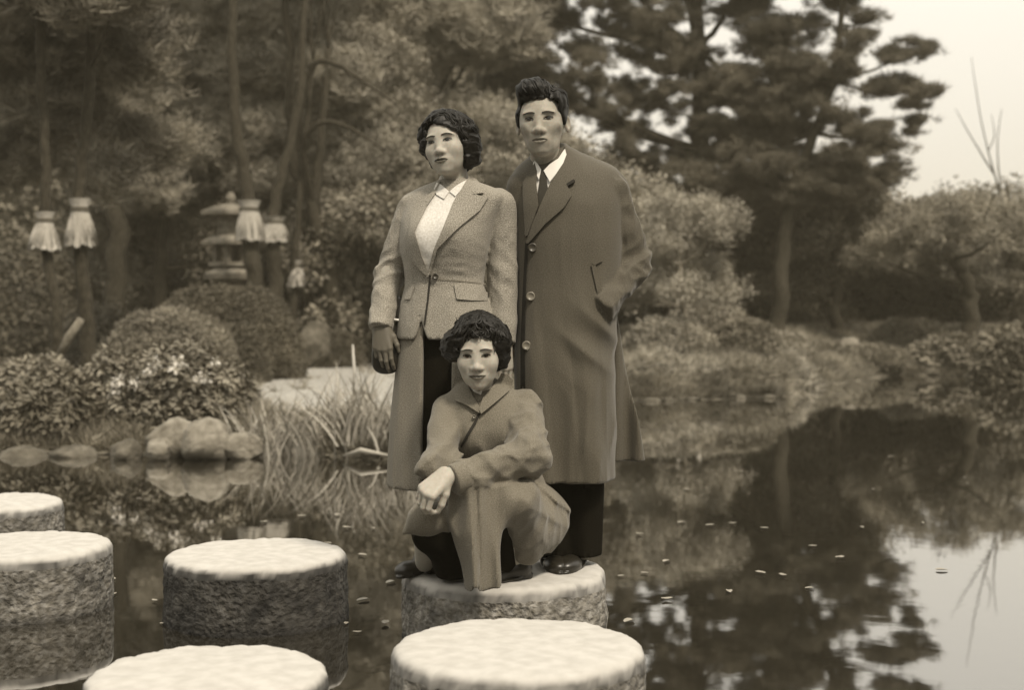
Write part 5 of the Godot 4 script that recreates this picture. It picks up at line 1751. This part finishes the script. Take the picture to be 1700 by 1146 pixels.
func forest() -> void:
	# ---- left: dense wood, no sky between
	var gl := "trees of the left wood"
	var spec := [
		# label, trunk, lobes, kind, material, density, size, limbs
		["dark pine with hanging boughs over the left edge", [[-120, 640, 17.0, 0.16], [-110, 420, 17.0, 0.14], [-90, 150, 17.0, 0.11], [-60, -180, 17.0, 0.07]], blobs_in(-80, -180, 230, 300, 15.8, 18.2, 26, 55, 95, 0.62, 101), "pine", M.leaf_mid, 60.0, 1.2, 8],
		["pine behind the leftmost straw-skirted trees", [[200, 610, 22.0, 0.2], [190, 420, 22.0, 0.17], [205, 200, 22.0, 0.13], [200, -180, 22.0, 0.08]], blobs_in(20, -180, 380, 310, 23.2, 25.5, 34, 60, 100, 0.62, 102), "pine", M.leaf_soft, 48.0, 1.4, 9],
		["bushy evergreen left of the stone lantern", [[270, 600, 24.0, 0.14], [265, 450, 24.0, 0.12], [280, 330, 24.0, 0.08], [285, 240, 24.0, 0.05]], blobs_in(170, 270, 400, 480, 24.4, 26.5, 22, 50, 80, 0.7, 103), "fine", M.leaf_mid, 70.0, 1.4, 6],
		["pine with dark upright trunk above the stone lantern", [[350, 590, 25.5, 0.2], [370, 400, 25.5, 0.17], [388, 230, 25.5, 0.13], [385, 60, 25.5, 0.1], [390, -180, 25.5, 0.07]], blobs_in(260, -180, 560, 260, 24.0, 27.0, 30, 60, 100, 0.62, 104), "pine", M.leaf_soft, 46.0, 1.5, 9],
		["tree with long arching branches in the middle of the left wood", [[560, 590, 23.0, 0.17], [545, 430, 23.0, 0.14], [490, 260, 23.0, 0.11], [482, 110, 23.0, 0.08], [470, -60, 23.0, 0.05]], blobs_in(440, 40, 700, 330, 24.5, 26.5, 22, 50, 85, 0.65, 105), "fine", M.leaf_soft, 60.0, 1.3, 5],
		["pale fine-leaved tree behind the thick straw-wrapped trunks", [[590, 600, 24.6, 0.11], [575, 480, 24.6, 0.09], [555, 380, 24.6, 0.07], [540, 270, 24.6, 0.04]], blobs_in(400, 215, 660, 400, 24.0, 25.5, 22, 45, 70, 0.6, 106), "fine", M.leaf_pale, 70.0, 0.9, 7],
		["broad dark shrubby tree behind the standing woman's arm", [[620, 600, 24.0, 0.14], [615, 500, 24.0, 0.11], [610, 420, 24.0, 0.08], [620, 330, 24.0, 0.05]], blobs_in(520, 340, 720, 545, 23.0, 25.5, 22, 45, 75, 0.7, 107), "broad", M.leaf_mid, 75.0, 1.2, 6],
		["tall pine between the two standing heads and the left wood", [[700, 590, 27.0, 0.2], [705, 400, 27.0, 0.17], [690, 200, 27.0, 0.13], [700, -180, 27.0, 0.07]], blobs_in(560, -180, 850, 320, 25.5, 28.5, 36, 60, 95, 0.62, 108), "pine", M.leaf_soft, 46.0, 1.5, 8],
		["fine-leaved tree right behind the standing woman's head", [[790, 590, 22.5, 0.13], [795, 450, 22.5, 0.10], [800, 330, 22.5, 0.07], [790, 200, 22.5, 0.04]], blobs_in(680, 190, 960, 470, 21.5, 23.5, 24, 45, 75, 0.65, 109), "fine", M.leaf_soft, 65.0, 1.1, 7],
		["low dark tree behind the man, under the big pine", [[960, 580, 25.0, 0.14], [965, 460, 25.0, 0.11], [975, 340, 25.0, 0.07], [990, 260, 25.0, 0.05]], blobs_in(880, 270, 1080, 500, 24.0, 26.0, 20, 45, 75, 0.68, 110), "broad", M.leaf_soft, 70.0, 1.2, 6]]
	var arch := [[[490, 262, 23.0, 0.07], [505, 150, 22.6, 0.06], [525, 104, 22.4, 0.05], [560, 108, 22.3, 0.045], [610, 140, 22.2, 0.03], [660, 175, 22.2, 0.015]], [[520, 345, 23.0, 0.06], [505, 240, 22.5, 0.05], [530, 205, 22.3, 0.045], [575, 210, 22.2, 0.035], [640, 250, 22.2, 0.015]]]
	var n_spec := 0
	for s in spec:
		n_spec += 1
		tree("garden_tree", s[0], gl, s[1], auto_limbs(s[1], s[2], s[7]) + (arch if n_spec == 5 else []), s[2], s[3], s[4], s[5], s[6], M.bark, -0.42, 0.45)
	var far_l := [[-60, 10, 44.0], [120, 0, 46.0], [290, -10, 45.0], [450, 0, 47.0], [600, -10, 45.0], [740, 0, 46.0]]
	for i in far_l.size():
		var f: Array = far_l[i]
		var bl := blobs_in(f[0] - 130, -220, f[0] + 130, 480, f[2] - 2, f[2] + 2, 30, 60, 95, 0.8, 200 + i)
		var tr := [[f[0], 560, f[2], 0.3], [f[0] + 10, 350, f[2], 0.24], [f[0] - 5, 100, f[2], 0.18], [f[0], -180, f[2], 0.1]]
		tree("far_tree", ["leftmost tall tree closing the left wood", "tall tree closing the wood behind the straw-skirted pair", "tall tree closing the wood left of the lantern", "tall tree closing the wood above the lantern", "tall tree closing the wood left of the standing woman's head", "tall tree closing the wood above the standing woman's head"][i], "tall trees closing the wood", tr, auto_limbs(tr, bl, 5), bl, "broad", M.leaf_mid, 30.0, 2.6, M.bark)
	# ---- right: a great pine, open to the sky
	var tp := [[1150, 560, 27.0, 0.26], [1155, 420, 27.0, 0.22], [1162, 250, 27.0, 0.19], [1160, 80, 27.0, 0.15], [1150, -180, 27.0, 0.08]]
	var bp := blobs_in(840, 20, 1330, 330, 26.0, 28.0, 58, 34, 64, 0.52, 301)
	bp.append_array(blobs_in(860, -220, 1400, 20, 26.0, 28.0, 30, 40, 75, 0.5, 302))
	tree("great_pine", "great spreading pine behind the man, sky showing through", "", tp, auto_limbs(tp, bp, 18), bp, "pine", M.leaf_pine, 170.0, 0.8, M.bark, 0.04, 0.45, 2.3)
	var t2 := [[1290, 560, 26.0, 0.17], [1300, 420, 26.0, 0.15], [1318, 310, 26.0, 0.12], [1352, 220, 26.0, 0.10], [1382, 130, 26.0, 0.08], [1395, 40, 26.0, 0.06], [1400, -120, 26.0, 0.04]]
	var b2 := [[1510, 86, 26, 42, 15], [1490, 92, 26.3, 30, 12], [1530, 152, 26, 38, 10], [1480, 142, 26.4, 45, 16], [1450, 150, 26, 40, 14], [1515, 172, 25.8, 30, 10], [1525, 202, 26, 22, 9], [1470, 215, 26, 50, 12], [1430, 225, 25.6, 45, 14], [1500, 218, 26.2, 30, 7], [1460, 250, 26, 48, 20], [1410, 255, 25.6, 40, 20], [1380, 285, 26, 45, 24], [1470, 290, 26.2, 40, 22], [1420, 300, 26, 50, 26], [1340, 290, 26.5, 40, 22], [1290, 240, 26.5, 40, 20], [1260, 180, 26, 40, 22], [1310, 160, 26, 40, 20], [1330, 120, 26.4, 38, 18], [1290, 90, 26, 40, 20], [1270, 50, 26, 45, 20], [1330, 40, 26.6, 45, 16], [1425, 60, 26, 30, 10], [1440, 30, 26, 34, 12], [1360, 180, 25.6, 36, 18], [1400, 195, 26, 34, 12], [1220, 130, 26, 40, 22], [1230, 290, 26, 45, 24], [1300, 320, 26, 50, 22]]
	b2.append_array(blobs_in(1225, 50, 1420, 330, 25.4, 27.0, 20, 26, 48, 0.5, 305))
	b2.append_array(blobs_in(1240, -200, 1480, 0, 25.0, 27.0, 14, 40, 60, 0.5, 303))
	tree("leaning_pine", "slim leaning pine with layered boughs reaching into the open sky", "", t2, auto_limbs(t2, b2, 16), frayed(b2), "pine", M.leaf_pine, 150.0, 0.75, M.bark, -0.06, 0.45, 2.6)
	var bm := blobs_in(1045, 345, 1210, 490, 20.6, 22.0, 20, 28, 46, 0.72, 304)
	tree("pale_tree", "small pale-leaved tree at the man's elbow", "", [[1140, 590, 21.4, 0.07], [1135, 510, 21.3, 0.055], [1128, 440, 21.3, 0.04], [1125, 370, 21.3, 0.02]], auto_limbs([[1140, 590, 21.4, 0.07], [1135, 510, 21.3, 0.055], [1128, 440, 21.3, 0.04]], bm, 7), bm, "fine", M.leaf_pale, 95.0, 0.9, M.pale_bark, -0.45, 0.3)
	var gr := "trees of the right wood"
	var spec2 := [
		["bushy tree under the great pine, right of the pale tree", [[1250, 560, 28.5, 0.14], [1250, 470, 28.5, 0.12], [1255, 400, 28.5, 0.08], [1260, 350, 28.5, 0.05]], blobs_in(1160, 345, 1340, 500, 27.5, 29.5, 20, 40, 62, 0.68, 311), "broad", M.leaf_dark, 65.0, 1.2, 6],
		["straight-trunked tree in the dark of the right wood", [[1386, 560, 28.0, 0.15], [1385, 480, 28.0, 0.13], [1384, 400, 28.0, 0.11], [1388, 310, 28.0, 0.06]], blobs_in(1300, 320, 1480, 420, 27.0, 29.5, 18, 40, 60, 0.6, 312), "broad", M.leaf_mid, 60.0, 1.2, 6],
		["dark crooked tree leaning over the water at the right edge", [[1600, 600, 26.0, 0.17], [1612, 520, 26.0, 0.15], [1606, 470, 26.0, 0.13], [1575, 430, 26.0, 0.10], [1520, 410, 26.0, 0.07], [1490, 380, 26.0, 0.03]], blobs_in(1450, 345, 1720, 450, 25.0, 27.0, 24, 28, 52, 0.5, 313), "fine", M.leaf_mid, 60.0, 1.2, 7],
		["rounded tree at the right edge with thin twigs above it", [[1690, 600, 30.0, 0.16], [1685, 450, 30.0, 0.13], [1680, 370, 30.0, 0.06], [1668, 300, 30.0, 0.015]], blobs_in(1570, 365, 1800, 520, 29.0, 31.5, 24, 30, 60, 0.6, 314), "broad", M.leaf_dark, 60.0, 1.4, 6],
		["dark tree filling the shade behind the far rocks", [[1470, 560, 32.0, 0.16], [1468, 480, 32.0, 0.13], [1465, 400, 32.0, 0.09], [1470, 340, 32.0, 0.05]], blobs_in(1330, 400, 1620, 540, 31.0, 33.5, 24, 45, 70, 0.65, 315), "broad", M.leaf_dark, 55.0, 1.4, 6]]
	var twigs := [[[1676, 380, 30.0, 0.03], [1650, 290, 30.0, 0.018], [1628, 200, 30.0, 0.012], [1612, 95, 30.0, 0.005]], [[1650, 290, 30.0, 0.02], [1610, 225, 29.8, 0.012], [1585, 180, 29.8, 0.005]], [[1660, 310, 30.0, 0.02], [1655, 240, 30.2, 0.012], [1662, 180, 30.2, 0.005]], [[1640, 250, 30.0, 0.014], [1650, 225, 30.0, 0.010], [1645, 190, 30.0, 0.004]]]
	var n2 := 0
	for s in spec2:
		n2 += 1
		tree("garden_tree", s[0], gr, s[1], auto_limbs(s[1], s[2], s[7]) + (twigs if n2 == 4 else []), s[2], s[3], s[4], s[5], s[6], M.bark, 0.0, 0.5)
	var far_r := [[900, 330, 44.0], [1040, 330, 43.0], [1190, 350, 45.0], [1330, 370, 43.0], [1460, 370, 45.0], [1570, 375, 44.0], [1690, 365, 42.0], [1800, 350, 43.0]]
	for i in far_r.size():
		var f: Array = far_r[i]
		var bl := blobs_in(f[0] - 90, f[1], f[0] + 90, 520, f[2] - 1.5, f[2] + 1.5, 18, 45, 75, 0.7, 220 + i)
		var tr := [[f[0], 560, f[2], 0.25], [f[0] + 6, 470, f[2], 0.2], [f[0], f[1] + 20, f[2], 0.06]]
		tree("far_tree", ["far tree hidden behind the man's head and shoulder", "far tree seen between the man's shoulder and the pale tree", "far tree behind the great pine's trunk", "far tree under the open gap of the leaning pine", "far tree below the leaning pine's longest boughs", "far tree under the open sky, left of the right edge", "far tree under the open sky at the right edge", "far tree beyond the right edge"][i], "far trees of the right wood", tr, auto_limbs(tr, bl, 7), bl, "broad", M.leaf_mid, 45.0, 1.7, M.bark, -0.02 if i < 4 else 0.0, 0.4, 1.1)

func frayed(pads: Array) -> Array:
	# each pad of needles gets smaller uneven ones round it
	var out := pads.duplicate()
	for b in pads:
		for k in 3: out.append([b[0] + rng.randf_range(-1.0, 1.0) * b[3], b[1] + rng.randf_range(-1.1, 0.9) * b[4], b[2] + rng.randf_range(-0.5, 0.5), b[3] * rng.randf_range(0.3, 0.55), b[4] * rng.randf_range(0.4, 0.7)])
	return out

func added_wood_screen() -> void:
	# unseen foliage added behind the viewer to keep low frontal sky light off
	var places := []
	for i in 5200:
		var a := rng.randf_range(-0.25, PI + 0.15)
		var r := rng.randf_range(15.0, 19.0)
		var h := 9.0 + 2.0 * noise.get_noise_1d(a * 6.0)
		places.append(Vector3(cos(a) * r, rng.randf() * h, sin(a) * r))
	var o := scatter("added_wood_screen", self, places, leaf_mesh("broad"), M.leaf_dark, 5.0, 0.4)
	o.set_meta("label", "unseen wood added behind the viewer as a screen against low sky light")

func floating_leaves() -> void:
	var spots := [[185, 965], [190, 990], [258, 1002], [270, 1040], [560, 858], [575, 880], [545, 905], [600, 925], [640, 1040], [605, 1000], [575, 1040], [595, 1055], [650, 970], [1030, 960], [1060, 890], [1130, 870], [1180, 875], [1215, 872], [1105, 935], [1068, 955], [1230, 785], [1140, 815], [1260, 955], [1300, 960], [1345, 980], [1430, 878], [1450, 815], [1530, 870], [1600, 795], [1605, 805], [1045, 1035], [1020, 1060], [1105, 1000], [1210, 985], [1350, 910], [1395, 930], [1480, 760], [500, 860], [440, 870], [230, 830], [150, 800], [620, 880], [1560, 950], [1270, 880]]
	var shape := []
	for k in 3:
		var st := begin()
		var pts := []
		for i in 10:
			var a := TAU * i / 10
			pts.append(Vector3(cos(a) * 0.030 * (1.0 + 0.25 * cos(a)), 0.004 + 0.006 * absf(sin(a)) + 0.004 * k * absf(cos(a)), sin(a) * 0.016))
		for i in 10:
			for p in [Vector3(0, 0.003, 0), pts[i], pts[(i + 1) % 10]]: st.add_vertex(p)
		shape.append(done(st))
	for i in spots.size():
		var u: float = spots[i][0]
		var v: float = spots[i][1]
		var p := at(u, v, EYE * F / (v - 516.0))
		var o := put("floating_leaf", shape[i % 3], M.dead_leaf)
		o.position = Vector3(p.x, 0.001, p.z)
		o.rotation.y = rng.randf() * TAU
		o.scale = Vector3.ONE * rng.randf_range(0.55, 1.05)
		var where := "between the left stepping stones" if u < 300 else "just right of the dark-sided round stone" if u < 680 and v > 950 else "on the open water between the reeds and the left stones" if u < 680 else "close to the right side of the people's stone" if u < 1120 and v > 900 else "on the reflection behind the man's trousers" if u < 1250 and v <= 900 else "on the open water toward the right edge" if u > 1400 else "on the dark pine reflection right of the people"
		tag(o, "pale dead leaf floating " + where, "leaf", "dead leaves floating on the pond")
